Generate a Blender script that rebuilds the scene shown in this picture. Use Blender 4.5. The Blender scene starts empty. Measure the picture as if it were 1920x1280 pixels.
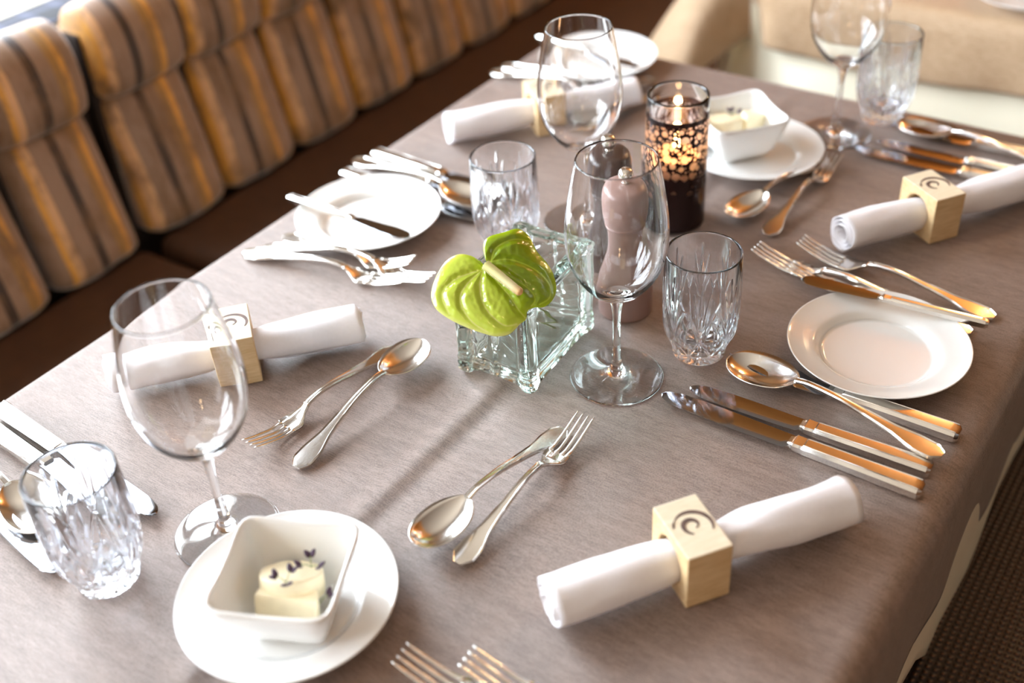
import bpy, bmesh, math, random
from mathutils import Vector, Matrix, noise
PI = math.pi
C = bpy.context.scene.collection
SC = bpy.context.scene
rnd = random.Random(7)
TZ = 0.75                                   # height of the table top above the floor

# ------------------------------------------------------------------ camera, world, lights, exposure
F_PX, CAM_H = 2144.3, 0.6635
R_, U_, F_ = Vector((0.822, 0.567, -0.055)), Vector((-0.309, 0.525, 0.793)), Vector((-0.478, 0.635, -0.607))
F_.normalize(); R_ = (R_ - F_ * R_.dot(F_)).normalized(); U_ = R_.cross(F_)
cam = bpy.data.cameras.new('camera'); co = bpy.data.objects.new('camera', cam); C.objects.link(co)
m = Matrix((( R_.x, U_.x, -F_.x), (R_.y, U_.y, -F_.y), (R_.z, U_.z, -F_.z))).to_4x4()
m.translation = Vector((0, 0, TZ + CAM_H)); co.matrix_world = m
cam.sensor_width = 36; cam.lens = F_PX * 36 / 1920; cam.clip_start = 0.02
cam.dof.use_dof = True; cam.dof.focus_distance = 0.99; cam.dof.aperture_fstop = 2.6
SC.camera = co
SC.view_settings.view_transform = 'Standard'; SC.view_settings.look = 'None'
SC.view_settings.gamma = 1; SC.view_settings.use_curve_mapping = False
SC.view_settings.exposure = 0.42
SC.cycles.use_denoising = True
SC.cycles.max_bounces = 16; SC.cycles.transmission_bounces = 16; SC.cycles.transparent_max_bounces = 16
SC.cycles.diffuse_bounces = 4; SC.cycles.glossy_bounces = 8
SC.cycles.sample_clamp_indirect = 12; SC.cycles.blur_glossy = 0.6

w = bpy.data.worlds.new('world'); SC.world = w; w.use_nodes = True
bg = w.node_tree.nodes['Background']; bg.inputs[0].default_value = (0.82, 0.91, 1.0, 1); bg.inputs[1].default_value = 17.0

def area(name, loc, rot, sx, sy, power, col, portal=False):
    l = bpy.data.lights.new(name, 'AREA'); l.shape = 'RECTANGLE'; l.size = sx; l.size_y = sy
    l.energy = power; l.color = col
    if portal: l.cycles.is_portal = True
    o = bpy.data.objects.new(name, l); C.objects.link(o); o.location = loc; o.rotation_euler = rot
    return o
WX = -1.88                                   # window wall plane
WINS = [(-2.25, -1.15), (-0.95, 0.15), (0.35, 1.45)]        # window openings along Y
WZ0, WZ1 = TZ + 0.12, TZ + 1.40
for i, (a, b) in enumerate(WINS):
    area('window_portal', (WX - 0.06, (a + b) / 2, (WZ0 + WZ1) / 2), (0, -PI / 2, 0), WZ1 - WZ0, b - a, 1, (1, 1, 1), True)

# ------------------------------------------------------------------ materials
def mat(name):
    m = bpy.data.materials.new(name); m.use_nodes = True
    nt = m.node_tree; return m, nt, nt.nodes['Principled BSDF']
def N(nt, t, **kw):
    n = nt.nodes.new(t)
    for k, v in kw.items():
        if k in n.inputs: n.inputs[k].default_value = v
        else: setattr(n, k, v)
    return n
def L(nt, a, b): nt.links.new(a, b)
def tex(nt, scale, detail=3, rough=0.5, kind='Object', stretch=(1, 1, 1), rot=(0, 0, 0)):
    tc = N(nt, 'ShaderNodeTexCoord'); mp = N(nt, 'ShaderNodeMapping')
    mp.inputs['Scale'].default_value = stretch; mp.inputs['Rotation'].default_value = rot
    L(nt, tc.outputs[kind], mp.inputs[0])
    n = N(nt, 'ShaderNodeTexNoise', Scale=scale, Detail=detail, Roughness=rough); L(nt, mp.outputs[0], n.inputs['Vector'])
    return n
def ramp(nt, fac, stops, interp='LINEAR'):
    r = N(nt, 'ShaderNodeValToRGB'); r.color_ramp.interpolation = interp
    e = r.color_ramp.elements
    while len(e) > 1: e.remove(e[-1])
    e[0].position = stops[0][0]; e[0].color = (*stops[0][1], 1)
    for p, c in stops[1:]:
        q = e.new(p); q.color = (*c, 1)
    L(nt, fac, r.inputs[0]); return r
def bump(nt, h, bs, strength, dist):
    b = N(nt, 'ShaderNodeBump', Strength=strength, Distance=dist); L(nt, h, b.inputs['Height']); L(nt, b.outputs[0], bs.inputs['Normal']); return b
def s2l(*c): return tuple(((v / 255) / 12.92 if v / 255 <= .04045 else ((v / 255 + .055) / 1.055) ** 2.4) for v in c)
def simple(name, col, rough=0.5, metal=0.0, var=0.06, scale=30, bumpd=0.0, spec=0.5):
    m, nt, b = mat(name)
    n = tex(nt, scale, 4); lo = tuple(max(0, c * (1 - var)) for c in col); hi = tuple(min(1, c * (1 + var)) for c in col)
    r = ramp(nt, n.outputs[0], [(0.3, lo), (0.7, hi)]); L(nt, r.outputs[0], b.inputs['Base Color'])
    b.inputs['Roughness'].default_value = rough; b.inputs['Metallic'].default_value = metal
    b.inputs['Specular IOR Level'].default_value = spec
    if bumpd: bump(nt, n.outputs[0], b, 0.5, bumpd)
    return m
def math_(nt, op, a, b=None, clamp=False):
    n = N(nt, 'ShaderNodeMath', operation=op); n.use_clamp = clamp
    for i, v in enumerate((a, b)):
        if v is None: continue
        if isinstance(v, (int, float)): n.inputs[i].default_value = v
        else: L(nt, v, n.inputs[i])
    return n.outputs[0]
def cloth_mat(name, base, dark, sheen, weave=900, rough=0.55, streak=0.5, spec=.5):
    m, nt, b = mat(name)
    st = tex(nt, 20, 5, .6, stretch=(1, 6, 1))
    st2 = tex(nt, 260, 2, .5, stretch=(.35, 5, 1)); fine = tex(nt, weave, 1, .5)
    a = math_(nt, 'ADD', math_(nt, 'MULTIPLY', st.outputs[0], streak * .7), math_(nt, 'MULTIPLY', st2.outputs[0], streak * 1.1))
    a = math_(nt, 'ADD', a, math_(nt, 'MULTIPLY', fine.outputs[0], .9 - streak * .8))
    a = math_(nt, 'DIVIDE', a, streak * 1.8 + .9 - streak * .8)
    r = ramp(nt, a, [(0.40, dark), (0.58, base)]); L(nt, r.outputs[0], b.inputs['Base Color'])
    tc = N(nt, 'ShaderNodeTexCoord')
    wv = [N(nt, 'ShaderNodeTexWave', Scale=s, Distortion=.4, wave_type='BANDS', bands_direction=d) for s, d in ((weave * .42, 'X'), (weave * .42, 'Y'))]
    for q in wv: L(nt, tc.outputs['Object'], q.inputs['Vector'])
    hh = math_(nt, 'ADD', math_(nt, 'ADD', wv[0].outputs['Fac'], wv[1].outputs['Fac']), fine.outputs[0])
    bump(nt, hh, b, 0.5, 0.00035)
    b.inputs['Roughness'].default_value = rough
    b.inputs['Sheen Weight'].default_value = sheen; b.inputs['Sheen Roughness'].default_value = .35
    b.inputs['Specular IOR Level'].default_value = spec
    return m
M = {}
M['cloth'] = cloth_mat('taupe_cloth', s2l(152, 128, 115), s2l(98, 76, 64), .3, rough=.38, spec=1.0)
M['cloth2'] = cloth_mat('lit_taupe_cloth_far', s2l(206, 176, 142), s2l(182, 150, 116), .2, rough=.6)  # colour raised to stand in for brighter light on the far cloth
M['cream'] = simple('cream_undercloth', s2l(255, 246, 222), .7, var=.03, scale=12, bumpd=.0008)
M['linen'] = simple('white_linen', s2l(244, 242, 246), .75, var=.015, scale=300, bumpd=.0002)
M['china'] = simple('white_china', s2l(246, 246, 244), .12, var=.01, scale=6)
M['china'].node_tree.nodes['Principled BSDF'].inputs['Coat Weight'].default_value = .4
M['wood'] = None
def wood_mat(name, a, b_, sc=60, rough=.5, stretch=(1, 1, 8)):
    m, nt, b = mat(name)
    n = tex(nt, sc, 5, .6, stretch=stretch); n.inputs['Distortion'].default_value = .6
    r = ramp(nt, n.outputs[0], [(0.3, a), (0.7, b_)]); L(nt, r.outputs[0], b.inputs['Base Color'])
    b.inputs['Roughness'].default_value = rough; bump(nt, n.outputs[0], b, .3, .0004)
    return m
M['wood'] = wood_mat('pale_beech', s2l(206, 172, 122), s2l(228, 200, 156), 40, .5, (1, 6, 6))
M['woodtop_lit'] = wood_mat('lit_beech_top', s2l(222, 206, 176), s2l(234, 222, 198), 40, .45, (1, 6, 6))  # lit copy of the beech: light on the top face put into colour
M['ink'] = simple('burnt_brown_ink', s2l(100, 78, 70), .7, var=.3, scale=200)
M['parquet'] = wood_mat('oak_floor', s2l(112, 70, 38), s2l(146, 96, 56), 12, .35, (1, 8, 1))
M['ceil'] = wood_mat('honey_wood_ceiling', s2l(206, 132, 58), s2l(226, 158, 84), 6, .5, (1, 8, 1))
M['plaster'] = simple('warm_plaster', s2l(172, 158, 142), .9, var=.02)
M['panel'] = wood_mat('walnut_panel', s2l(96, 60, 34), s2l(128, 84, 50), 8, .4, (8, 8, 1))
M['seat'] = simple('dark_brown_leather', s2l(70, 46, 30), .55, var=.15, scale=40, bumpd=.0006)
M['dark'] = simple('dark_gap_fabric', s2l(40, 27, 18), .8, var=.2)
M['frame'] = simple('white_window_frame', s2l(235, 232, 225), .4, var=.02)
M['sill'] = simple('beige_sill', s2l(176, 162, 134), .5, var=.03)
M['mauve'] = simple('mauve_lacquer', s2l(152, 122, 114), .28, var=.03, scale=20)
M['espresso'] = simple('espresso_lacquer', s2l(66, 50, 44), .28, var=.05, scale=20)
M['wax'] = simple('candle_wax', s2l(226, 196, 168), .4, var=.03)
M['wax'].node_tree.nodes['Principled BSDF'].inputs['Subsurface Weight'].default_value = .0
M['butter'] = simple('pale_butter', s2l(250, 238, 202), .45, var=.04, scale=120, bumpd=.0004)
M['purple'] = simple('purple_microleaf', s2l(74, 50, 74), .5, var=.2, scale=300)
M['sprout'] = simple('green_sprout', s2l(150, 160, 96), .5, var=.15, scale=300)

def metal(name, col, rough, var=.02):
    m, nt, b = mat(name)
    n = tex(nt, 900, 3, .7); r = ramp(nt, n.outputs[0], [(.3, (rough * .75,) * 3), (.7, (rough * 1.3,) * 3)])
    L(nt, r.outputs[0], b.inputs['Roughness'])
    n2 = tex(nt, 60, 3); r2 = ramp(nt, n2.outputs[0], [(.3, tuple(c * (1 - var) for c in col)), (.7, col)])
    L(nt, r2.outputs[0], b.inputs['Base Color'])
    b.inputs['Metallic'].default_value = 1
    bump(nt, n.outputs[0], b, .05, .00004)
    return m
M['silver'] = metal('worn_silver', (.86, .84, .80), .17)
M['blade'] = metal('polished_blade', (.30, .31, .34), .09)
M['knob'] = metal('brushed_steel', (.82, .80, .74), .22)

def glass(name, col=(1, 1, 1), ior=1.5, rough=0.0):
    m, nt, b = mat(name); nt.nodes.remove(b)
    g = N(nt, 'ShaderNodeBsdfGlass', IOR=ior, Roughness=rough); g.inputs['Color'].default_value = (*col, 1)
    # very slight waviness of blown glass
    n = tex(nt, 25, 1); bp = N(nt, 'ShaderNodeBump', Strength=.03, Distance=.001); L(nt, n.outputs[0], bp.inputs['Height']); L(nt, bp.outputs[0], g.inputs['Normal'])
    L(nt, g.outputs[0], nt.nodes['Material Output'].inputs[0]); return m
M['glass'] = glass('clear_wine_glass', (1, 1, 1), 1.5)
M['crystal'] = glass('cut_crystal', (.985, .99, 1), 1.54)
M['vase'] = glass('pressed_glass', (.955, .99, .975), 1.5)
M['pane'] = glass('window_pane', (1, 1, 1), 1.03)

def stripes_mat():
    m, nt, b = mat('striped_bench_fabric')
    tc = N(nt, 'ShaderNodeTexCoord'); sp = N(nt, 'ShaderNodeSeparateXYZ'); L(nt, tc.outputs['Object'], sp.inputs[0])
    wob = tex(nt, 7, 2, stretch=(1, 1, .6))
    y = math_(nt, 'ADD', sp.outputs['Y'], math_(nt, 'MULTIPLY', wob.outputs[0], .012))
    f = math_(nt, 'FRACT', math_(nt, 'MULTIPLY', math_(nt, 'ADD', y, 3.437), 1 / .167))
    t = s2l(150, 120, 98); g = s2l(224, 160, 62); p = s2l(222, 172, 124); d = s2l(52, 30, 14); o = s2l(160, 118, 56)
    r = ramp(nt, f, [(0, t), (.15, g), (.20, p), (.27, t), (.44, d), (.53, t), (.66, o), (.74, g), (.80, t)], 'CONSTANT')
    wear = tex(nt, 16, 5, .7, stretch=(1, 1.6, .7)); wr = ramp(nt, wear.outputs[0], [(.46, (0, 0, 0)), (.66, (1, 1, 1))])
    mx = N(nt, 'ShaderNodeMix', data_type='RGBA'); L(nt, wr.outputs[0], mx.inputs[0]); L(nt, r.outputs[0], mx.inputs[6]); mx.inputs[7].default_value = (*s2l(118, 84, 48), 1)
    L(nt, mx.outputs[2], b.inputs['Base Color'])
    fine = tex(nt, 700, 2); bump(nt, fine.outputs[0], b, .4, .0004)
    b.inputs['Roughness'].default_value = .5; b.inputs['Sheen Weight'].default_value = .5
    return m
M['stripe'] = stripes_mat()
def plaid_mat():
    m, nt, b = mat('checked_runner')
    tc = N(nt, 'ShaderNodeTexCoord'); sp = N(nt, 'ShaderNodeSeparateXYZ'); L(nt, tc.outputs['Object'], sp.inputs[0])
    fs = []
    for ax, k in (('Y', 1 / .052), ('X', 1 / .06)):
        f = math_(nt, 'FRACT', math_(nt, 'MULTIPLY', math_(nt, 'ADD', sp.outputs[ax], 5), k)); fs.append(math_(nt, 'LESS_THAN', f, .26))
    a = math_(nt, 'MULTIPLY', math_(nt, 'ADD', fs[0], fs[1]), .5)
    r = ramp(nt, a, [(0, s2l(20, 20, 28)), (.5, s2l(46, 48, 66)), (1, s2l(66, 70, 92))]); L(nt, r.outputs[0], b.inputs['Base Color'])
    b.inputs['Roughness'].default_value = .8
    return m
M['plaid'] = plaid_mat()
def weave_mat():
    m, nt, b = mat('dark_basket_weave')
    tc = N(nt, 'ShaderNodeTexCoord')
    ck = N(nt, 'ShaderNodeTexChecker', Scale=1 / .0032); L(nt, tc.outputs['Object'], ck.inputs['Vector'])
    w1 = N(nt, 'ShaderNodeTexWave', Scale=1 / .0064 * .5 / 3.14159 * 2 * PI / 2 * 1.0, bands_direction='X'); w2 = N(nt, 'ShaderNodeTexWave', Scale=1 / .0064 * .5, bands_direction='Y')
    w1.inputs['Scale'].default_value = .314 / .0037 * .5; w2.inputs['Scale'].default_value = .314 / .0037 * .5
    for q in (w1, w2): L(nt, tc.outputs['Object'], q.inputs['Vector'])
    h = math_(nt, 'MULTIPLY', w1.outputs['Fac'], w2.outputs['Fac'])
    r = ramp(nt, h, [(.15, s2l(26, 15, 9)), (.6, s2l(62, 38, 24)), (1, s2l(104, 72, 48))]); L(nt, r.outputs[0], b.inputs['Base Color'])
    bump(nt, h, b, 1, .0012); b.inputs['Roughness'].default_value = .45
    return m
M['weave'] = weave_mat()
def lacquer_mat():
    # glass printed with dark lacquer: small clear dots thinning out towards a solid dark foot
    m, nt, b = mat('dark_lacquer_with_clear_dots')
    uv = N(nt, 'ShaderNodeUVMap'); vo = N(nt, 'ShaderNodeTexVoronoi', voronoi_dimensions='2D', feature='F1', Scale=105, Randomness=.8)
    L(nt, uv.outputs[0], vo.inputs['Vector'])
    sp = N(nt, 'ShaderNodeSeparateXYZ'); L(nt, uv.outputs[0], sp.inputs[0])
    sc = N(nt, 'ShaderNodeSeparateColor'); L(nt, vo.outputs['Color'], sc.inputs[0])
    rad = math_(nt, 'ADD', math_(nt, 'MULTIPLY', sc.outputs[0], .34), .16)
    up = math_(nt, 'LESS_THAN', sp.outputs[1], .1255)
    def lim(v, lo): return math_(nt, 'GREATER_THAN', math_(nt, 'ADD', sp.outputs[1], math_(nt, 'MULTIPLY', v, -.035)), lo)
    dot = math_(nt, 'MULTIPLY', math_(nt, 'LESS_THAN', vo.outputs['Distance'], rad), lim(sc.outputs[1], .044))
    v2 = N(nt, 'ShaderNodeTexVoronoi', voronoi_dimensions='2D', feature='F1', Scale=230, Randomness=.85); L(nt, uv.outputs[0], v2.inputs['Vector'])
    s2 = N(nt, 'ShaderNodeSeparateColor'); L(nt, v2.outputs['Color'], s2.inputs[0])
    r2 = math_(nt, 'ADD', math_(nt, 'MULTIPLY', s2.outputs[0], .30), .14)
    away = math_(nt, 'GREATER_THAN', vo.outputs['Distance'], math_(nt, 'ADD', rad, .12))
    dot2 = math_(nt, 'MULTIPLY', math_(nt, 'MULTIPLY', math_(nt, 'LESS_THAN', v2.outputs['Distance'], r2), away), lim(s2.outputs[1], .054))
    k = math_(nt, 'MULTIPLY', math_(nt, 'MAXIMUM', dot, dot2), up)
    k = math_(nt, 'MAXIMUM', k, math_(nt, 'GREATER_THAN', sp.outputs[1], .131))
    b.inputs['Base Color'].default_value = (*s2l(44, 24, 22), 1); b.inputs['Roughness'].default_value = .2; b.inputs['Metallic'].default_value = .35
    tr = N(nt, 'ShaderNodeBsdfTransparent'); tr.inputs[0].default_value = (.95, .70, .62, 1)
    tl = N(nt, 'ShaderNodeBsdfTranslucent'); tl.inputs[0].default_value = (.95, .82, .74, 1)
    m1 = N(nt, 'ShaderNodeMixShader', Fac=.35); L(nt, tr.outputs[0], m1.inputs[1]); L(nt, tl.outputs[0], m1.inputs[2])
    m2 = N(nt, 'ShaderNodeMixShader'); L(nt, k, m2.inputs[0]); L(nt, b.outputs[0], m2.inputs[1]); L(nt, m1.outputs[0], m2.inputs[2])
    L(nt, m2.outputs[0], nt.nodes['Material Output'].inputs[0]); return m
M['lacquer'] = lacquer_mat()
def emis(name, col, s):
    m, nt, b = mat(name); b.inputs['Emission Color'].default_value = (*col, 1); b.inputs['Emission Strength'].default_value = s
    b.inputs['Base Color'].default_value = (*col, 1); return m
M['flame'] = emis('candle_flame', (1, .62, .25), 40)
M['bulb'] = emis('lamp_glow', (1, .72, .42), 25)
def spathe_mat():
    m, nt, b = mat('anthurium_green')
    at = N(nt, 'ShaderNodeAttribute', attribute_name='vein_shade_tone')
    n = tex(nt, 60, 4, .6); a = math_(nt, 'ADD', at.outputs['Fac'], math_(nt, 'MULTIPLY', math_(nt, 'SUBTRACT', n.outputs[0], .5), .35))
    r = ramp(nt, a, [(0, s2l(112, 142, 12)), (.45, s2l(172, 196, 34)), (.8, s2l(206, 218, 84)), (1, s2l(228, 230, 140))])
    L(nt, r.outputs[0], b.inputs['Base Color']); bl = tex(nt, 190, 3, .6); bump(nt, bl.outputs[0], b, .35, .0008)
    b.inputs['Roughness'].default_value = .16; b.inputs['Coat Weight'].default_value = .5; b.inputs['Coat Roughness'].default_value = .08
    b.inputs['Subsurface Weight'].default_value = 0
    tl = N(nt, 'ShaderNodeBsdfTranslucent'); L(nt, r.outputs[0], tl.inputs[0])
    mx = N(nt, 'ShaderNodeMixShader', Fac=.22); L(nt, b.outputs[0], mx.inputs[1]); L(nt, tl.outputs[0], mx.inputs[2])
    L(nt, mx.outputs[0], nt.nodes['Material Output'].inputs[0])
    return m
M['spathe'] = spathe_mat()
def spadix_mat():
    m, nt, b = mat('cream_spadix')
    tc = N(nt, 'ShaderNodeTexCoord'); sp = N(nt, 'ShaderNodeSeparateXYZ'); L(nt, tc.outputs['Generated'], sp.inputs[0])
    r = ramp(nt, sp.outputs['Z'], [(0, s2l(232, 226, 150)), (.75, s2l(244, 232, 180)), (1, s2l(240, 184, 116))]); L(nt, r.outputs[0], b.inputs['Base Color'])
    b.inputs['Roughness'].default_value = .5; return m
M['spadix'] = spadix_mat()

# ------------------------------------------------------------------ helpers
def link_mesh(name, verts, faces, m, parent=None, smooth=True, loc=(0, 0, 0), recalc=True):
    me = bpy.data.meshes.new(name); me.from_pydata([tuple(v) for v in verts], [], faces)
    if recalc:
        bm = bmesh.new(); bm.from_mesh(me); bmesh.ops.recalc_face_normals(bm, faces=bm.faces); bm.to_mesh(me); bm.free()
    if smooth: me.polygons.foreach_set('use_smooth', [True] * len(me.polygons))
    me.materials.append(m)
    o = bpy.data.objects.new(name, me); C.objects.link(o); o.location = loc
    if parent: o.parent = parent
    return o
def root(name, label, cat, loc=(0, 0, 0), rz=0, group=None):
    o = bpy.data.objects.new(name, None); C.objects.link(o); o.empty_display_size = .02
    o.location = loc; o.rotation_euler = (0, 0, rz); tag(o, label, cat, group); return o
def tag(o, label, cat, group=None):
    o['label'] = label; o['category'] = cat
    if group: o['group'] = group
    return o
def copy_tree(o, label=None, group=None, parent=None):
    c = o.copy(); C.objects.link(c)
    if parent is not None:
        c.parent = parent
    if label: c['label'] = label
    if group: c['group'] = group
    for ch in list(o.children): copy_tree(ch, parent=c)
    return c
def auto(o, ang=35):
    # sharp edges by angle
    me = o.data; bm = bmesh.new(); bm.from_mesh(me)
    for e in bm.edges:
        if len(e.link_faces) == 2 and e.calc_face_angle(0) > math.radians(ang): e.smooth = False
    bm.to_mesh(me); bm.free(); return o
def box(name, x0, x1, y0, y1, z0, z1, m, parent=None, bev=0.0, seg=2):
    bm = bmesh.new(); bmesh.ops.create_cube(bm, size=1)
    for v in bm.verts: v.co = Vector((x0 + (v.co.x + .5) * (x1 - x0), y0 + (v.co.y + .5) * (y1 - y0), z0 + (v.co.z + .5) * (z1 - z0)))
    if bev: bmesh.ops.bevel(bm, geom=list(bm.edges), offset=bev, segments=seg, profile=.5, affect='EDGES')
    me = bpy.data.meshes.new(name); bm.to_mesh(me); bm.free(); me.materials.append(m)
    if bev: me.polygons.foreach_set('use_smooth', [True] * len(me.polygons))
    o = bpy.data.objects.new(name, me); C.objects.link(o)
    if parent: o.parent = parent
    if bev: auto(o, 40)
    return o
def struct(o):
    o['kind'] = 'structure'; return o
def lathe_vf(prof, n=64, closed=False):
    V = []; Fc = []
    rings = []
    for r, z in prof:
        if r < 1e-7: rings.append([len(V)]); V.append((0, 0, z))
        else:
            rings.append(list(range(len(V), len(V) + n)))
            V += [(r * math.cos(2 * PI * i / n), r * math.sin(2 * PI * i / n), z) for i in range(n)]
    prs = list(zip(rings, rings[1:])) + ([(rings[-1], rings[0])] if closed else [])
    for a, b in prs:
        for i in range(n):
            j = (i + 1) % n
            if len(a) == 1 and len(b) == 1: continue
            if len(a) == 1: Fc.append((a[0], b[i], b[j]))
            elif len(b) == 1: Fc.append((a[i], b[0], a[j]))
            else: Fc.append((a[i], b[i], b[j], a[j]))
    return V, Fc
def lathe(name, prof, m, parent=None, n=64, closed=False, loc=(0, 0, 0), flip=None):
    V, Fc = lathe_vf(prof, n, closed)
    o = link_mesh(name, V, Fc, m, parent, True, loc)
    return o
def interp(x, pts):
    if x <= pts[0][0]: return pts[0][1]
    for (a, va), (b, vb) in zip(pts, pts[1:]):
        if x <= b:
            t = (x - a) / (b - a); t = t * t * (3 - 2 * t); return va + (vb - va) * t
    return pts[-1][1]
def smooth(x, pts):
    # monotone-ish cubic through the points (no wobble between them)
    if x <= pts[0][0]: return pts[0][1]
    if x >= pts[-1][0]: return pts[-1][1]
    n = len(pts); sl = [(pts[i + 1][1] - pts[i][1]) / (pts[i + 1][0] - pts[i][0]) for i in range(n - 1)]
    def tan(i):
        if i == 0: return sl[0]
        if i == n - 1: return sl[-1]
        a, b = sl[i - 1], sl[i]
        return 0 if a * b <= 0 else 2 * a * b / (a + b)
    for i in range(n - 1):
        if x <= pts[i + 1][0]:
            h = pts[i + 1][0] - pts[i][0]; t = (x - pts[i][0]) / h; m0, m1 = tan(i) * h, tan(i + 1) * h
            return (2 * t ** 3 - 3 * t * t + 1) * pts[i][1] + (t ** 3 - 2 * t * t + t) * m0 + (3 * t * t - 2 * t ** 3) * pts[i + 1][1] + (t ** 3 - t * t) * m1
def catmull(pts, k=8):
    out = []; P = [pts[0]] + list(pts) + [pts[-1]]
    for i in range(1, len(P) - 2):
        for j in range(k):
            t = j / k
            out.append(tuple(.5 * ((2 * P[i][d]) + (P[i + 1][d] - P[i - 1][d]) * t + (2 * P[i - 1][d] - 5 * P[i][d] + 4 * P[i + 1][d] - P[i + 2][d]) * t * t + (3 * P[i][d] - P[i - 1][d] - 3 * P[i + 1][d] + P[i + 2][d]) * t ** 3) for d in range(len(P[0]))))
    out.append(tuple(pts[-1])); return out
def loft(secs, cap=True):
    n = len(secs[0]); V = [p for s in secs for p in s]; Fc = []
    for k in range(len(secs) - 1):
        for i in range(n):
            j = (i + 1) % n; Fc.append((k * n + i, k * n + j, (k + 1) * n + j, (k + 1) * n + i))
    if cap:
        Fc.append(tuple(range(n))); Fc.append(tuple(range((len(secs) - 1) * n, len(secs) * n)))
    return V, Fc
def tube_vf(pts, r, n=8):
    pts = [Vector(p) for p in pts]; secs = []
    for i, p in enumerate(pts):
        d = (pts[min(i + 1, len(pts) - 1)] - pts[max(i - 1, 0)]).normalized()
        a = d.cross(Vector((0, 0, 1)));
        if a.length < 1e-3: a = d.cross(Vector((1, 0, 0)))
        a.normalize(); b = d.cross(a); rr = r[i] if isinstance(r, (list, tuple)) else r
        secs.append([tuple(p + a * rr * math.cos(2 * PI * k / n) + b * rr * math.sin(2 * PI * k / n)) for k in range(n)])
    return loft(secs)
def merge(*vfs):
    V, Fc = [], []
    for v, f in vfs:
        o = len(V); V += list(v); Fc += [tuple(i + o for i in q) for q in f]
    return V, Fc

# ------------------------------------------------------------------ the room
struct(box('floor', WX - .2, 4.2, -2.7, 6.2, -.1, 0, M['parquet']))
struct(box('ceiling', WX - .2, 4.2, -2.7, 6.2, TZ + 1.95, TZ + 2.05, M['plaster']))
struct(box('trim_2', -1.30, 2.6, 2.15, 5.6, TZ + 1.86, TZ + 1.94, M['ceil'], None, .01))
struct(box('wall_back', WX - .2, 4.2, 6.0, 6.2, 0, TZ + 1.95, M['panel']))
struct(box('wall_right', 4.0, 4.2, -2.6, 6.0, 0, TZ + 1.95, M['plaster']))
def wall_with_windows():
    parts = [(-2.6, WINS[0][0])] + [(WINS[i][1], WINS[i + 1][0]) for i in range(len(WINS) - 1)] + [(WINS[-1][1], 6.0)]
    V, Fc = [], []
    def bx(x0, x1, y0, y1, z0, z1):
        o = len(V)
        V.extend([(x, y, z) for x in (x0, x1) for y in (y0, y1) for z in (z0, z1)])
        Fc.extend([tuple(o + i for i in q) for q in ((0, 1, 3, 2), (4, 6, 7, 5), (0, 4, 5, 1), (2, 3, 7, 6), (0, 2, 6, 4), (1, 5, 7, 3))])
    bx(WX - .15, WX, -2.6, 6.0, 0, WZ0); bx(WX - .15, WX, -2.6, 6.0, WZ1, TZ + 1.95)
    for a, b in parts: bx(WX - .15, WX, a, b, WZ0, WZ1)
    return V, Fc
struct(link_mesh('wall_left', *wall_with_windows(), M['plaster'], smooth=False))
struct(box('wall_front', WX, 4.0, -2.7, -2.55, 0, TZ + 1.95, M['plaster']))
for i, (a, b) in enumerate(WINS):
    fr = struct(box('window_%d' % (i + 1), WX - .09, WX - .04, a, b, WZ0, WZ0 + .06, M['frame']))
    for nm, q in (('window_frame', (a, b, WZ1 - .06, WZ1)), ('window_frame', (a, a + .06, WZ0, WZ1)), ('window_frame', (b - .06, b, WZ0, WZ1)),
                  ('window_frame', ((a + b) / 2 - .025, (a + b) / 2 + .025, WZ0, WZ1))):
        box(nm, WX - .09, WX - .04, *q, M['frame'], fr)
# unseen pendant lamps, added to warm the wood soffit and as fill
def pendant(x, y, label, power=30, lz=.2):
    t = root('added_pendant', label, 'lamp', (x, y, TZ + 1.35), group='added unseen pendant lamps')
    lathe('lamp_shade', [(.03, .12), (.09, .09), (.15, .0), (.152, .0), (.092, .094), (.032, .124)], M['espresso'], t, 40, True)
    lathe('bulb', [(0, .0), (.025, .012), (.03, .035), (.016, .07), (0, .08)], M['bulb'], t, 24)
    V, Fc = tube_vf([(0, 0, .11), (0, 0, .6)], .004); link_mesh('cord', V, Fc, M['dark'], t)
    l = bpy.data.lights.new('added_lamp_light', 'POINT'); l.energy = power; l.color = (1, .66, .34); l.shadow_soft_size = .1
    o = bpy.data.objects.new('added_lamp_light', l); C.objects.link(o); o.parent = t; o.location = (0, 0, lz)
pendant(-.5, 3.5, 'unseen pendant lamp added to warm the soffit over the far dining tables')
pendant(.4, -1.3, 'unseen fill lamp added behind the near end of the laid table', 12, -.12)  # added fill for cloths and napkins facing the near end
pendant(.5, 4.3, 'unseen pendant lamp added to warm the soffit, farthest from the window wall')

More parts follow.
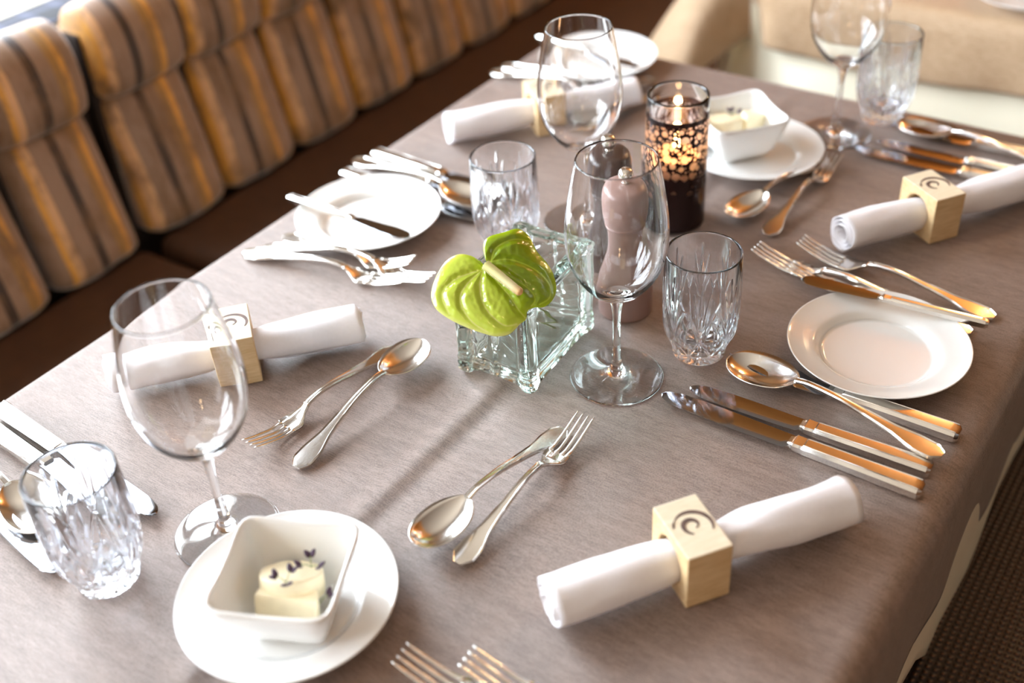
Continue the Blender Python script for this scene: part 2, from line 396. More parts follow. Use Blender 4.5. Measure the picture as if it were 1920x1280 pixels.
# ------------------------------------------------------------------ bench along the window wall
BX, SEATZ = -1.365, TZ - .28
def bench(label, y0, y1, gaps):
    t = root('upholstered_bench', label, 'bench', (0, 0, 0), group='banquette benches by the window wall')
    box('base', BX - .12, -.90, y0 + .01, y1 - .01, 0, SEATZ - .13, M['dark'], t)
    box('seat', BX - .03, -.845, y0 + .004, y1 - .004, SEATZ - .14, SEATZ, M['seat'], t, .025, 3)
    box('back_board', BX - .14, BX - .075, y0 + .004, y1 - .004, 0, TZ + .045, M['dark'], t)
    for ga, gb in zip(gaps, gaps[1:]):
        W = gb - ga - .015; yc = (ga + gb) / 2
        # lower back panel: a soft pillow leaning backwards
        def pil(zlo, zhi, x_front, depth, bulge, top_round, nm):
            ny, nz = 18, 22; V = []; Fc = []
            for k in range(nz + 1):
                tt = k / nz; z = zlo + (zhi - zlo) * tt
                for i in range(ny + 1):
                    u = i / ny * 2 - 1
                    e = (1 - abs(u) ** 3.2) ** .42
                    ez = 1 if not top_round else 1
                    ev = (1 - abs(2 * tt - 1) ** 7) ** .5
                    x = x_front(tt) - depth * (1 - e) * .8 - bulge * (1 - ev) + bulge * .6 * (1 - u * u) * ev
                    V.append((x, yc + u * W / 2, z + .004 * noise.noise(Vector((yc * 9, u * 2, z * 12)))))
            for k in range(nz):
                for i in range(ny):
                    a = k * (ny + 1) + i; Fc.append((a, a + 1, a + ny + 2, a + ny + 1))
            # close the back
            off = len(V)
            for k in range(nz + 1):
                for i in range(ny + 1):
                    v = V[k * (ny + 1) + i]; V.append((min(v[0] - .004, BX - .08), v[1], v[2]))
            for k in range(nz):
                for i in range(ny):
                    a = off + k * (ny + 1) + i; Fc.append((a, a + ny + 1, a + ny + 2, a + 1))
            rim = [i for i in range(ny + 1)] + [(k + 1) * (ny + 1) + ny for k in range(nz)] + [nz * (ny + 1) + i for i in range(ny - 1, -1, -1)] + [k * (ny + 1) for k in range(nz - 1, 0, -1)]
            for i in range(len(rim)):
                a, b = rim[i], rim[(i + 1) % len(rim)]; Fc.append((a, off + a, off + b, b))
            return link_mesh(nm, V, Fc, M['stripe'], t)
        pil(SEATZ + .002, TZ - .045, lambda q: BX - .002 - .052 * q, .035, .012, False, 'back_panel')
        # upper bolster: rolled over the top
        sec = [(-.015, -.058), (.004, -.048), (.014, -.022), (.014, .015), (.006, .05), (-.012, .074), (-.036, .086), (-.060, .082), (-.080, .062), (-.088, .03), (-.088, -.05), (-.05, -.058)]
        sec = catmull(sec, 3)[:-1]; secs = []
        ny = 20
        for i in range(ny + 1):
            u = i / ny * 2 - 1; e = (1 - abs(u) ** 4) ** .4
            s_ = .72 + .28 * e
            secs.append([(BX - .045 + (-.05 + (px + .05) * s_), yc + u * (W + .004) / 2, TZ + (.015 + (pz - .015) * (s_ * .6 + .4)) + .003 * noise.noise(Vector((yc * 5, u, px * 9)))) for px, pz in sec])
        link_mesh('top_bolster', *loft(secs), M['stripe'], t)
    return t
bench('brown leather bench with gold striped back, in the left foreground', -.62, .905, [.9 - .167 * k for k in range(9, -1, -1)])
bench('brown leather bench with gold striped back, farther one towards the dark corner', .915, 2.93, [.92 + .167 * k for k in range(13)])
# sill behind the bench with a checked runner
struct(box('trim_1', WX, BX - .145, -2.5, 3.0, TZ + .0, TZ + .045, M['sill'], None, .004))
rn = box('checked_runner', -1.600, -1.512, -.9, 2.2, TZ + .0455, TZ + .0485, M['plaid'], None, .001)
tag(rn, 'dark blue-grey checked runner on the sill behind the bench', 'runner')

# ------------------------------------------------------------------ table cloths
def wavy(x, y, ph=0.): return math.sin(x * 23 + ph) * .5 + math.sin(y * 19 + 1.3 + ph) * .5 + .5 * math.sin((x + y) * 41 + ph)
X0, X1, Y0, Y1 = -.893, -.104, -.42, 1.346
R_F = .020
CREASE = -.505
def top_z(x, y):
    c = CREASE + .006 * math.sin(y * 3.1)
    d = x - c
    z = .0026 * math.exp(-(d / .010) ** 2) - .0014 * math.exp(-((d - .020) / .009) ** 2)
    z += .0007 * noise.noise(Vector((x * 9, y * 5, 0)))
    return z
def cloth(name, x0, x1, y0, y1, r, hi, drop_f, off_f, m, ztop, stepx=.004, stepy=.012, th=.0009, levels=14):
    """flat top grid, rounded fold and hanging skirt as one sheet"""
    xi0, xi1, yi0, yi1 = x0 + r, x1 - r, y0 + r, y1 - r
    nx = int((xi1 - xi0) / stepx); ny = int((yi1 - yi0) / stepy); V, Fc = [], []
    X_ = [xi0 + (xi1 - xi0) * i / nx for i in range(nx + 1)]; Y_ = [yi0 + (yi1 - yi0) * j / ny for j in range(ny + 1)]
    for y in Y_:
        for x in X_:
            e = min(1, min(x - xi0, xi1 - x, y - yi0, yi1 - y) / .09)
            V.append((x, y, hi + ztop(x, y) * e))
    for j in range(ny):
        for i in range(nx):
            a = j * (nx + 1) + i; Fc.append((a, a + 1, a + nx + 2, a + nx + 1))
    per = []
    def corner(cx_, cy_, a0):
        for i in range(9):
            a = a0 + PI / 2 * i / 8; per.append((cx_, cy_, math.cos(a), math.sin(a)))
    per += [(x, yi0, 0, -1) for x in X_[1:-1]]; corner(xi1, yi0, -PI / 2)
    per += [(xi1, y, 1, 0) for y in Y_[1:-1]]; corner(xi1, yi1, 0)
    per += [(x, yi1, 0, 1) for x in X_[-2:0:-1]]; corner(xi0, yi1, PI / 2)
    per += [(xi0, y, -1, 0) for y in Y_[-2:0:-1]]; corner(xi0, yi0, PI)
    n = len(per); off = len(V)
    rows = [('fold', k / 7 * PI / 2) for k in range(8)] + [('hang', k / levels) for k in range(1, levels + 1)]
    for kind, q in rows:
        for (x, y, ax_, ay_) in per:
            if kind == 'fold': V.append((x + ax_ * r * math.sin(q), y + ay_ * r * math.sin(q), hi - r + r * math.cos(q)))
            else:
                xo, yo = x + ax_ * r, y + ay_ * r
                dc = min(math.hypot(xo - a, yo - b) for a in (x0, x1) for b in (y0, y1))
                D = drop_f(xo, yo, ax_, ay_, dc); o = off_f(xo, yo, ax_, ay_, dc, q)
                V.append((xo + ax_ * o, yo + ay_ * o, hi - r - (D - r) * q))
    for k in range(len(rows) - 1):
        for i in range(n):
            j = (i + 1) % n; Fc.append((off + k * n + i, off + (k + 1) * n + i, off + (k + 1) * n + j, off + k * n + j))
    o = link_mesh(name, V, Fc, m, recalc=False)
    bm = bmesh.new(); bm.from_mesh(o.data); bmesh.ops.remove_doubles(bm, verts=bm.verts, dist=2e-6); bm.to_mesh(o.data); bm.free()
    md = o.modifiers.new('thickness', 'SOLIDIFY'); md.thickness = th; md.offset = -1
    return o
def drop_over(x, y, nx, ny_, dc):
    return .178 + .014 * math.sin(y * 16 + .6 + x * 5) + .10 * math.exp(-(dc / .10) ** 2)
def off_over(x, y, nx, ny_, dc, q):
    return (.003 + .004 * wavy(x, y) * q + .035 * q * math.exp(-(dc / .06) ** 2)) - .004 * q
def drop_under(x, y, nx, ny_, dc):
    b = .085 * max(0, math.sin(y * 9.5 - 6.4)) ** 2 if nx > .5 else .02
    return .212 + b + .012 * math.sin(y * 23 + 2 + x * 7) + .10 * math.exp(-(dc / .10) ** 2)
def off_under(x, y, nx, ny_, dc, q):
    return (-.001 + .002 * wavy(x, y, .4) * q + .03 * q * math.exp(-(dc / .06) ** 2)) + .001 * q
over = cloth('tablecloth', X0, X1, Y0, Y1, R_F, TZ, drop_over, off_over, M['cloth'], top_z)
tag(over, 'taupe woven tablecloth with a long fold crease on the laid table', 'tablecloth')
under = cloth('undercloth', X0 + .004, X1 - .0015, Y0 + .004, Y1 - .004, R_F, TZ - .0035, drop_under, off_under, M['cream'], lambda x, y: 0, .05, .05)
tag(under, 'cream undercloth showing below the taupe cloth of the laid table', 'tablecloth')
tb = root('dining_table', 'dining table hidden under the taupe cloth in the foreground', 'table', (0, 0, 0))
box('table_top', X0 + .012, X1 - .014, Y0 + .012, Y1 - .012, TZ - .036, TZ - .005, M['panel'], tb, .003)
for px in (X0 + .12, X1 - .14):
    for py in (Y0 + .09, Y1 - .09):
        box('leg', px, px + .05, py - .025, py + .025, 0, TZ - .036, M['panel'], tb, .004)

# the neighbouring table
NX0, NX1, NY0, NY1 = -.83, .75, 1.665, 2.5
def nd_over(x, y, nx, ny_, dc): return .108 + .006 * math.sin(x * 9) + .075 * math.exp(-(dc / .06) ** 2)
def no_over(x, y, nx, ny_, dc, q): return .002 + .004 * wavy(x, y) * q + .100 * q ** .8 * math.exp(-(dc / .052) ** 4) - .065 * q ** .6 * math.exp(-((dc - .092) / .026) ** 2)
def nd_under(x, y, nx, ny_, dc): return .31 + .01 * math.sin(x * 12)
def no_under(x, y, nx, ny_, dc, q): return -.006 + .003 * wavy(x, y) * q + .10 * max(0, q - .36) - .09 * q ** .6 * math.exp(-(dc / .15) ** 4)
o = cloth('tablecloth', NX0, NX1, NY0, NY1, R_F, TZ, nd_over, no_over, M['cloth2'], lambda x, y: 0, .008, .02)
tag(o, 'beige-brown tablecloth with a draped corner on the neighbouring table', 'tablecloth')
o = cloth('undercloth', NX0 + .004, NX1 - .004, NY0 + .004, NY1 - .004, R_F, TZ - .0035, nd_under, no_under, M['cream'], lambda x, y: 0, .02, .05)
tag(o, 'long cream undercloth hanging from the neighbouring table', 'tablecloth')
tb = root('dining_table', 'neighbouring dining table hidden under its beige and cream cloths', 'table', (0, 0, 0))
box('table_top', NX0 + .012, NX1 - .012, NY0 + .012, NY1 - .012, TZ - .036, TZ - .005, M['panel'], tb, .003)
for px in (NX0 + .08, NX1 - .13):
    for py in (NY0 + .09, NY1 - .09): box('leg', px, px + .05, py - .025, py + .025, 0, TZ - .036, M['panel'], tb, .004)

# the woven chair on the right-hand side
ch = root('dining_chair', 'dark brown basket-weave chair pushed in at the right side of the table', 'chair', (0, 0, 0))
cy0, cy1, cx0, cx1 = .70, 1.26, -.22, .30
def seat_vf():
    nx, ny = 22, 22; V, Fc = [], []
    for s_, zt in ((1, SEATZ + .012), (-1, SEATZ - .045)):
        for j in range(ny + 1):
            for i in range(nx + 1):
                u, v = i / nx * 2 - 1, j / ny * 2 - 1
                e = (1 - abs(u) ** 6) * (1 - abs(v) ** 6)
                V.append((cx0 + (u + 1) / 2 * (cx1 - cx0), cy0 + (v + 1) / 2 * (cy1 - cy0), zt + s_ * (.0 + .016 * (e ** .4 - 1)) - (.006 * (1 - u * u) * (1 - v * v) if s_ > 0 else 0)))
    n = (nx + 1) * (ny + 1)
    for k in (0, n):
        for j in range(ny):
            for i in range(nx):
                a = k + j * (nx + 1) + i; Fc.append((a, a + 1, a + nx + 2, a + nx + 1))
    rim = [i for i in range(nx + 1)] + [(k + 1) * (nx + 1) + nx for k in range(ny)] + [ny * (nx + 1) + i for i in range(nx - 1, -1, -1)] + [k * (nx + 1) for k in range(ny - 1, 0, -1)]
    for i in range(len(rim)):
        a, b = rim[i], rim[(i + 1) % len(rim)]; Fc.append((a, b, n + b, n + a))
    return V, Fc
link_mesh('seat', *seat_vf(), M['weave'], ch)
box('backrest', cx1 - .02, cx1 + .03, cy0 + .01, cy1 - .01, SEATZ - .02, SEATZ + .40, M['weave'], ch, .012, 3)
box('seat_frame', cx0 + .015, cx1 - .01, cy0 + .015, cy1 - .015, SEATZ - .075, SEATZ - .044, M['panel'], ch, .004)
for px in (cx0 + .02, cx1 - .03):
    for py in (cy0 + .02, cy1 - .06): box('leg', px, px + .038, py, py + .04, 0, SEATZ - .074, M['panel'], ch, .004)

# ------------------------------------------------------------------ crockery
PL = [(0, .0035), (.046, .0035), (.0505, .0045), (.0545, .009), (.0585, .0112), (.068, .0135), (.077, .0165), (.0798, .0178), (.0808, .0176), (.0806, .0166), (.077, .0146), (.068, .0112), (.058, .0085), (.050, .0028), (.044, .0018), (.042, .0002), (.040, .0002), (.038, .0012), (0, .0012)]
def plate(x, y, label, k=1.0, group=None):
    t = lathe('plate', [(r * k, z * k) for r, z in catmull(PL, 3)], M['china'], None, 96, False, (x, y, TZ + .0008))
    return tag(t, label, 'plate', group)
plate(-.222, .845, 'white bread plate on the right side of the table, butter knife across it')
plate(-.782, .791, 'white bread plate by the bench edge of the table, butter knife across it')
plate(-.480, .343, 'white round plate in the foreground under the square butter dish', 1.013)
plate(-.478, 1.130, 'white round plate beside the candle holder, under the far butter dish')
plate(-.775, 1.270, 'white bread plate at the far end of the table, behind the wine glass')
plate(-.335, 1.755, 'white plate edge on the neighbouring table, upper right corner')

def square_bowl(x, y, rz, label):
    t = root('butter_dish', label, 'dish', (x, y, TZ + .0045), rz)
    def ring(h, z, cu, rr=.16):
        pts = []
        for i in range(64):
            a = 2 * PI * (i + .5) / 64; c, s_ = math.cos(a), math.sin(a)
            p = 9.0; k = (abs(c) ** p + abs(s_) ** p) ** (-1 / p)
            cor = (abs(math.sin(2 * a)) ** 3)
            pts.append((c * k * h * (1 + .02 * cor), s_ * k * h * (1 + .02 * cor), z + cu * cor))
        return pts
    secs = [ring(.004, .005, 0), ring(.018, .0055, 0), ring(.0265, .008, 0), ring(.0315, .016, 0), ring(.0355, .027, 0), ring(.039, .038, .0005), ring(.0415, .047, .0012), ring(.0426, .0502, .0018), ring(.0442, .0512, .002), ring(.0456, .0498, .002),
            ring(.0448, .046, .0015), ring(.042, .036, .0006), ring(.038, .025, .0), ring(.034, .013, 0), ring(.028, .004, 0), ring(.022, .0002, 0), ring(.019, .0002, 0), ring(.017, .0015, 0), ring(.004, .0015, 0)]
    link_mesh('dish_body', *loft(secs), M['china'], t)
    return t
def butter(x, y, z, rz, tilt, label, half=False, group=None, r=.0235, h=.020):
    secs = []
    n = 48
    for zz, k in ((0, .93), (.0012, .985), (h * .5, 1.0), (h - .0014, .99), (h - .0003, .96), (h, .90)):
        pts = []
        for i in range(n):
            a = 2 * PI * i / n; px, py = math.cos(a), math.sin(a) * .86
            if half: py = max(py, -.12)
            wv = 1 + .02 * math.sin(3 * a + 1) + .03 * noise.noise(Vector((px * 2, py * 2, zz * 90 + x * 30)))
            pts.append((px * r * k * wv, py * r * k * wv, zz + .0009 * noise.noise(Vector((px * 3, py * 3, 2 + y * 20)))))
        secs.append(pts)
    V, Fc = loft(secs)
    o = link_mesh('butter_slice', V, Fc, M['butter']); o.location = (x, y, z); o.rotation_euler = (tilt[0], tilt[1], rz)
    auto(o, 50)
    return tag(o, label, 'butter', group)
def sprig(x, y, z, rz, label, n=3, sz=.0052):
    t = root('microgreen_sprig', label, 'garnish', (x, y, z), rz)
    R = random.Random(int(abs(x * 9999)) + n)
    for k in range(n):
        a = 2 * PI * k / n + R.uniform(-.4, .4); ex, ey, ez = math.cos(a) * sz * 1.3, math.sin(a) * sz * 1.3, .0045 + R.uniform(0, .003)
        V, Fc = tube_vf([(0, 0, .0005), (ex * .4, ey * .4, ez * .7), (ex, ey, ez)], .0004, 6); stm = link_mesh('stem', V, Fc, M['sprout'], t)
        for s_ in (-1, 1):
            V, Fc = [], []
            nn = 12; c0 = Vector((ex, ey, ez)); d = Vector((math.cos(a + s_ * .8), math.sin(a + s_ * .8), .25)).normalized(); sd = d.cross(Vector((0, 0, 1))).normalized()
            for q in (.0003, -.0003):
                for i in range(nn):
                    b = 2 * PI * i / nn
                    V.append(tuple(c0 + d * (sz * .55 * (1 + math.cos(b))) + sd * sz * .42 * math.sin(b) * (1 - .25 * math.cos(b)) + Vector((0, 0, q + .0012 * math.cos(b)))))
            Fc = [tuple(range(nn)), tuple(range(2 * nn - 1, nn - 1, -1))] + [(i, (i + 1) % nn, nn + (i + 1) % nn, nn + i) for i in range(nn)]
            link_mesh('leaf', V, Fc, M['purple'], stm)
    return t
A1 = math.radians(26)
square_bowl(-.470, .338, A1, 'square white butter dish on the foreground plate')
butter(-.4705, .3400, TZ + .0225, A1 + .1, (-.42, .0), 'round slab of butter, upper one in the foreground dish', h=.019)
butter(-.4610, .3235, TZ + .0190, A1 - .05, (-.28, 0), 'cut half of butter at the near wall of the foreground dish', True, h=.020)
sprig(-.465, .358, TZ + .0385, .3, 'purple microgreen sprig on top of the foreground round butter', 3)
sprig(-.4655, .3340, TZ + .0455, 1.4, 'purple microgreen sprig between the two foreground butter pieces', 3)
sprig(-.4445, .342, TZ + .028, .9, 'green-stemmed microgreen sprig at the right wall of the foreground dish', 2)
A2 = math.radians(50)
square_bowl(-.500, 1.131, A2, 'square white butter dish beside the candle holder')
butter(-.513, 1.124, TZ + .0265, A2, (-.15, .1), 'butter piece nearer the candle in the far dish', h=.020, r=.0215)
butter(-.486, 1.150, TZ + .0260, A2 + .4, (-.1, .35), 'butter piece farther from the candle in the far dish', True, h=.020, r=.0215)
sprig(-.508, 1.130, TZ + .0475, .5, 'purple microgreen sprig on the butter in the far dish', 3)

# ------------------------------------------------------------------ glasses
def wine_glass_proto():
    t = root('wine_glass', '', 'wine glass', (0, 0, TZ), 0, 'large clear wine glasses')
    foot = catmull([(0, .0006), (.030, .0006), (.0405, .0006), (.0420, .0013), (.0419, .0021), (.038, .0030), (.025, .0042), (.014, .0062), (.0085, .0088), (.0060, .0125), (.0047, .0180)], 5)
    stem = catmull([(.0047, .0180), (.0037, .032), (.0034, .050), (.0037, .068), (.0050, .080), (.0068, .0865)], 5)
    outer = catmull([(.0068, .0865), (.0130, .0915), (.0230, .0990), (.0320, .1100), (.0390, .1240), (.0428, .1400), (.0437, .1550), (.0425, .1720), (.0395, .1920), (.0358, .2120), (.0337, .2225)], 6)
    rim = [(.0334, .2232), (.0329, .2235), (.0324, .2232)]
    inner = catmull([(.0323, .2225), (.0344, .2120), (.0382, .1920), (.0412, .1720), (.0424, .1550), (.0415, .1400), (.0377, .1245), (.0305, .1112), (.0210, .1010), (.0100, .0955), (.0, .0940)], 6)
    for nm, p in (('foot', foot), ('stem', stem), ('bowl', outer + rim + inner)):
        V, Fc = lathe_vf(p, 96)
        me = bpy.data.meshes.new(nm); me.from_pydata(V, [], Fc)
        # outward normals checked by the profile order (outside surface first, anticlockwise)
        me.polygons.foreach_set('use_smooth', [True] * len(me.polygons)); me.materials.append(M['glass'])
        bm = bmesh.new(); bm.from_mesh(me)
        f = max((q for q in bm.faces if q.calc_center_median().z < (.001 if nm == 'foot' else .2)), key=lambda q: math.hypot(q.calc_center_median().x, q.calc_center_median().y) if nm != 'foot' else -q.calc_center_median().z)
        bm.normal_update()
        c = f.calc_center_median(); outw = Vector((0, 0, -1)) if nm == 'foot' else Vector((c.x, c.y, 0))
        if f.normal.dot(outw) < 0: bmesh.ops.reverse_faces(bm, faces=bm.faces)
        bm.to_mesh(me); bm.free()
        o = bpy.data.objects.new(nm, me); C.objects.link(o); o.parent = t
    return t
wg = wine_glass_proto()
for i, (x, y, lb) in enumerate([(-.576, .372, 'large clear wine glass standing at the left, before the napkin roll'), (-.410, .699, 'large clear wine glass at the centre beside the glass vase'),
                                (-.579, .913, 'large clear wine glass at the far side, before the white bread plate'), (-.419, 1.234, 'large clear wine glass at the upper right, cut off by the frame')]):
    o = wg if i == 0 else copy_tree(wg); o.location = (x, y, TZ); o['label'] = lb
    o.rotation_euler = (0, 0, i * .7)

def tumbler_mesh():
    Hh = .109
    prof = [(0, .0238), (.003, .0246), (.010, .0254), (.018, .0288), (.030, .0334), (.045, .0350), (.065, .0353), (.090, .0347), (Hh, .0340)]
    segs = []
    K = 8
    for k in range(K):
        a0 = 2 * PI * k / K
        for j, (da, zz) in enumerate(((-.34, .066), (-.20, .086), (0, .097), (.20, .086), (.34, .066))):
            segs.append((a0, .036, a0 + da, zz, .0026, .0013))
        a1 = a0 + PI / K
        segs.append((a0, .034, a1, .010, .0022, .0014)); segs.append((a0, .034, a0 - PI / K, .010, .0022, .0014))
        segs.append((a1, .012, a1, .048, .0022, .0013)); segs.append((a0, .008, a0, .030, .0026, .0013))
        segs.append((a1, .048, a1 + .14, .060, .0015, .001)); segs.append((a1, .048, a1 - .14, .060, .0015, .001))
    rows = [i / 140 for i in range(141)]; n = 480; R0 = .034
    # bucket the segments by angle
    V, Fc = [], []
    def disp(a, z):
        best = 0
        for (sa, sz, ea, ez, wd, dp) in segs:
            d1 = (a - (sa + ea) / 2 + PI) % (2 * PI) - PI
            if abs(d1) > .45: continue
            base = (sa + ea) / 2
            px, py = d1 * R0, z
            ax, ay = (sa - base) * R0, sz; bx_, by_ = (ea - base) * R0, ez
            vx, vy = bx_ - ax, by_ - ay; L2 = vx * vx + vy * vy
            t = max(0, min(1, ((px - ax) * vx + (py - ay) * vy) / L2))
            d = math.hypot(px - ax - vx * t, py - ay - vy * t)
            ww = 1.2 * wd * (1 - .8 * t) + .0003
            if d < ww: best = max(best, 1.7 * dp * (1 - .6 * t) * (1 - d / ww))
        return best
    cache = {}
    per = n // K
    tab = [[0] * per for _ in rows]
    for k, q in enumerate(rows):
        for i in range(per): tab[k][i] = disp(2 * PI * i / n, q * Hh)
    for k, q in enumerate(rows):
        z = q * Hh; r = smooth(z, prof)
        for i in range(n):
            a = 2 * PI * i / n; rr = r - tab[k][i % per]
            V.append((rr * math.cos(a), rr * math.sin(a), z + (.0006 if k == 0 else 0)))
    def addring(r, z):
        V.extend([(r * math.cos(2 * PI * i / n), r * math.sin(2 * PI * i / n), z) for i in range(n)])
    extra = [(.0336, Hh + .0006), (.0330, Hh + .0009), (.0324, Hh + .0006)]
    inn = catmull([(.0320, Hh), (.0316, .098), (.0308, .075), (.0301, .055), (.0290, .040), (.0262, .028), (.0200, .0185), (.008, .0140)], 4)
    for r, z in extra + inn: addring(r, z)
    nr = len(rows) + len(extra) + len(inn)
    for k in range(nr - 1):
        for i in range(n):
            j = (i + 1) % n; Fc.append((k * n + i, k * n + j, (k + 1) * n + j, (k + 1) * n + i))
    c = len(V); V.append((0, 0, .011)); b = (nr - 1) * n
    for i in range(n): Fc.append((b + i, b + (i + 1) % n, c))
    # star-cut base
    r2 = len(V)
    for i in range(n):
        a = 2 * PI * i / n; V.append((.020 * math.cos(a), .020 * math.sin(a), .0006))
    for i in range(n): Fc.append((i, r2 + i, r2 + (i + 1) % n, (i + 1) % n))
    c = len(V); V.append((0, 0, .0035))
    r3 = len(V)
    for i in range(n):
        a = 2 * PI * i / n; V.append((.010 * math.cos(a), .010 * math.sin(a), .0022 + .0006 * math.cos(a * 12)))
    for i in range(n):
        j = (i + 1) % n; Fc.append((r2 + i, r3 + i, r3 + j, r2 + j)); Fc.append((r3 + i, c, r3 + j))
    return V, Fc
tm = link_mesh('tumbler', *tumbler_mesh(), M['crystal'])
for i, (x, y, lb) in enumerate([(-.623, .290, 'cut crystal tumbler at the left edge, on the foreground left'), (-.364, .771, 'cut crystal tumbler between the centre wine glass and the right plate'),
                                (-.620, .829, 'cut crystal tumbler behind the green flower'), (-.386, 1.301, 'cut crystal tumbler at the far right end by the cream cloth')]):
    o = tm if i == 0 else tm.copy()
    if i: C.objects.link(o)
    o.location = (x, y, TZ + .0004); tag(o, lb, 'tumbler', 'cut crystal tumblers'); o.rotation_euler = (0, 0, i * .37 + .1)

# ------------------------------------------------------------------ candle holder
cx, cy = -.4935, .9645
t = root('candle_holder', 'dark glass candle holder with clear dots, lit candle inside', 'candle holder', (cx, cy, TZ + .0006))
lathe('glass_cylinder', catmull([(0, 0), (.026, 0), (.0300, .0006), (.0308, .003), (.0316, .02), (.0320, .08), (.0320, .146)], 4) + [(.0316, .1485), (.0302, .1495), (.0288, .1485)] + catmull([(.0284, .146), (.0284, .08), (.0280, .02), (.026, .0155), (0, .0150)], 4), M['glass'], t, 96)
def sleeve():
    n, nz = 96, 60; r = .0326
    V = [(r * math.cos(2 * PI * i / n), r * math.sin(2 * PI * i / n), .003 + .128 * k / nz) for k in range(nz + 1) for i in range(n)]
    Fc = [(k * n + i, k * n + (i + 1) % n, (k + 1) * n + (i + 1) % n, (k + 1) * n + i) for k in range(nz) for i in range(n)]
    o = link_mesh('printed_sleeve', V, Fc, M['lacquer'], t)
    uv = o.data.uv_layers.new(name='UVMap')
    for p in o.data.polygons:
        us = []
        for li in p.loop_indices:
            v = o.data.vertices[o.data.loops[li].vertex_index].co; us.append((math.atan2(v.y, v.x) % (2 * PI), v.z, li))
        big = max(u[0] for u in us) - min(u[0] for u in us) > PI
        for a, z, li in us:
            if big and a < PI: a += 2 * PI
            uv.data[li].uv = (a * r, z)
    return o
sl = sleeve()
cd = root('candle', 'pale wax candle burning inside the dotted glass holder', 'candle', (cx, cy, TZ + .0165))
lathe('wax', catmull([(0, 0), (.022, 0), (.0235, .002), (.0238, .03), (.0236, .062), (.0225, .0645), (.018, .0630), (.006, .0615), (0, .0615)], 3), M['wax'], cd, 48)
V, Fc = tube_vf([(0, 0, .061), (.0005, 0, .067), (.0012, 0, .0705)], .0007); link_mesh('wick', V, Fc, M['dark'], cd)
lathe('flame', catmull([(0, .069), (.0024, .0715), (.0036, .076), (.0030, .083), (.0012, .090), (0, .0935)], 3), M['flame'], cd, 24)
l = bpy.data.lights.new('candle_light', 'POINT'); l.energy = .35; l.color = (1, .55, .25); l.shadow_soft_size = .004
lo = bpy.data.objects.new('candle_light', l); C.objects.link(lo); lo.parent = cd; lo.location = (0, 0, .098)

# ------------------------------------------------------------------ pepper and salt mills
def mill(x, y, m_, name, label):
    t = root(name, label, 'mill', (x, y, TZ + .0006), 0, 'lacquered table mills')
    lathe('body', catmull([(0, 0), (.0235, 0), (.0258, .001), (.0262, .006), (.0262, .030), (.0248, .040), (.0212, .052), (.0178, .066), (.0170, .078), (.0178, .090), (.0190, .0955), (.0186, .0972), (0, .0975)], 4), m_, t, 64)
    lathe('head', catmull([(0, .0978), (.0188, .0980), (.0200, .0990), (.0204, .1010), (.0220, .1070), (.0232, .1180), (.0232, .1290), (.0222, .1345), (.0195, .1380), (.0125, .1400), (.006, .1404), (0, .1404)], 4), m_, t, 64)
    lathe('knob', catmull([(0, .1405), (.0040, .1408), (.0036, .1425), (.0058, .1442), (.0072, .1475), (.0070, .1515), (.0048, .1545), (0, .1556)], 4), M['knob'], t, 40)
mill(-.457, .796, M['mauve'], 'pepper_mill', 'mauve lacquered mill with a steel ball knob behind the centre wine glass')
mill(-.503, .842, M['espresso'], 'pepper_mill', 'dark brown mill with a steel ball knob behind the mauve mill')

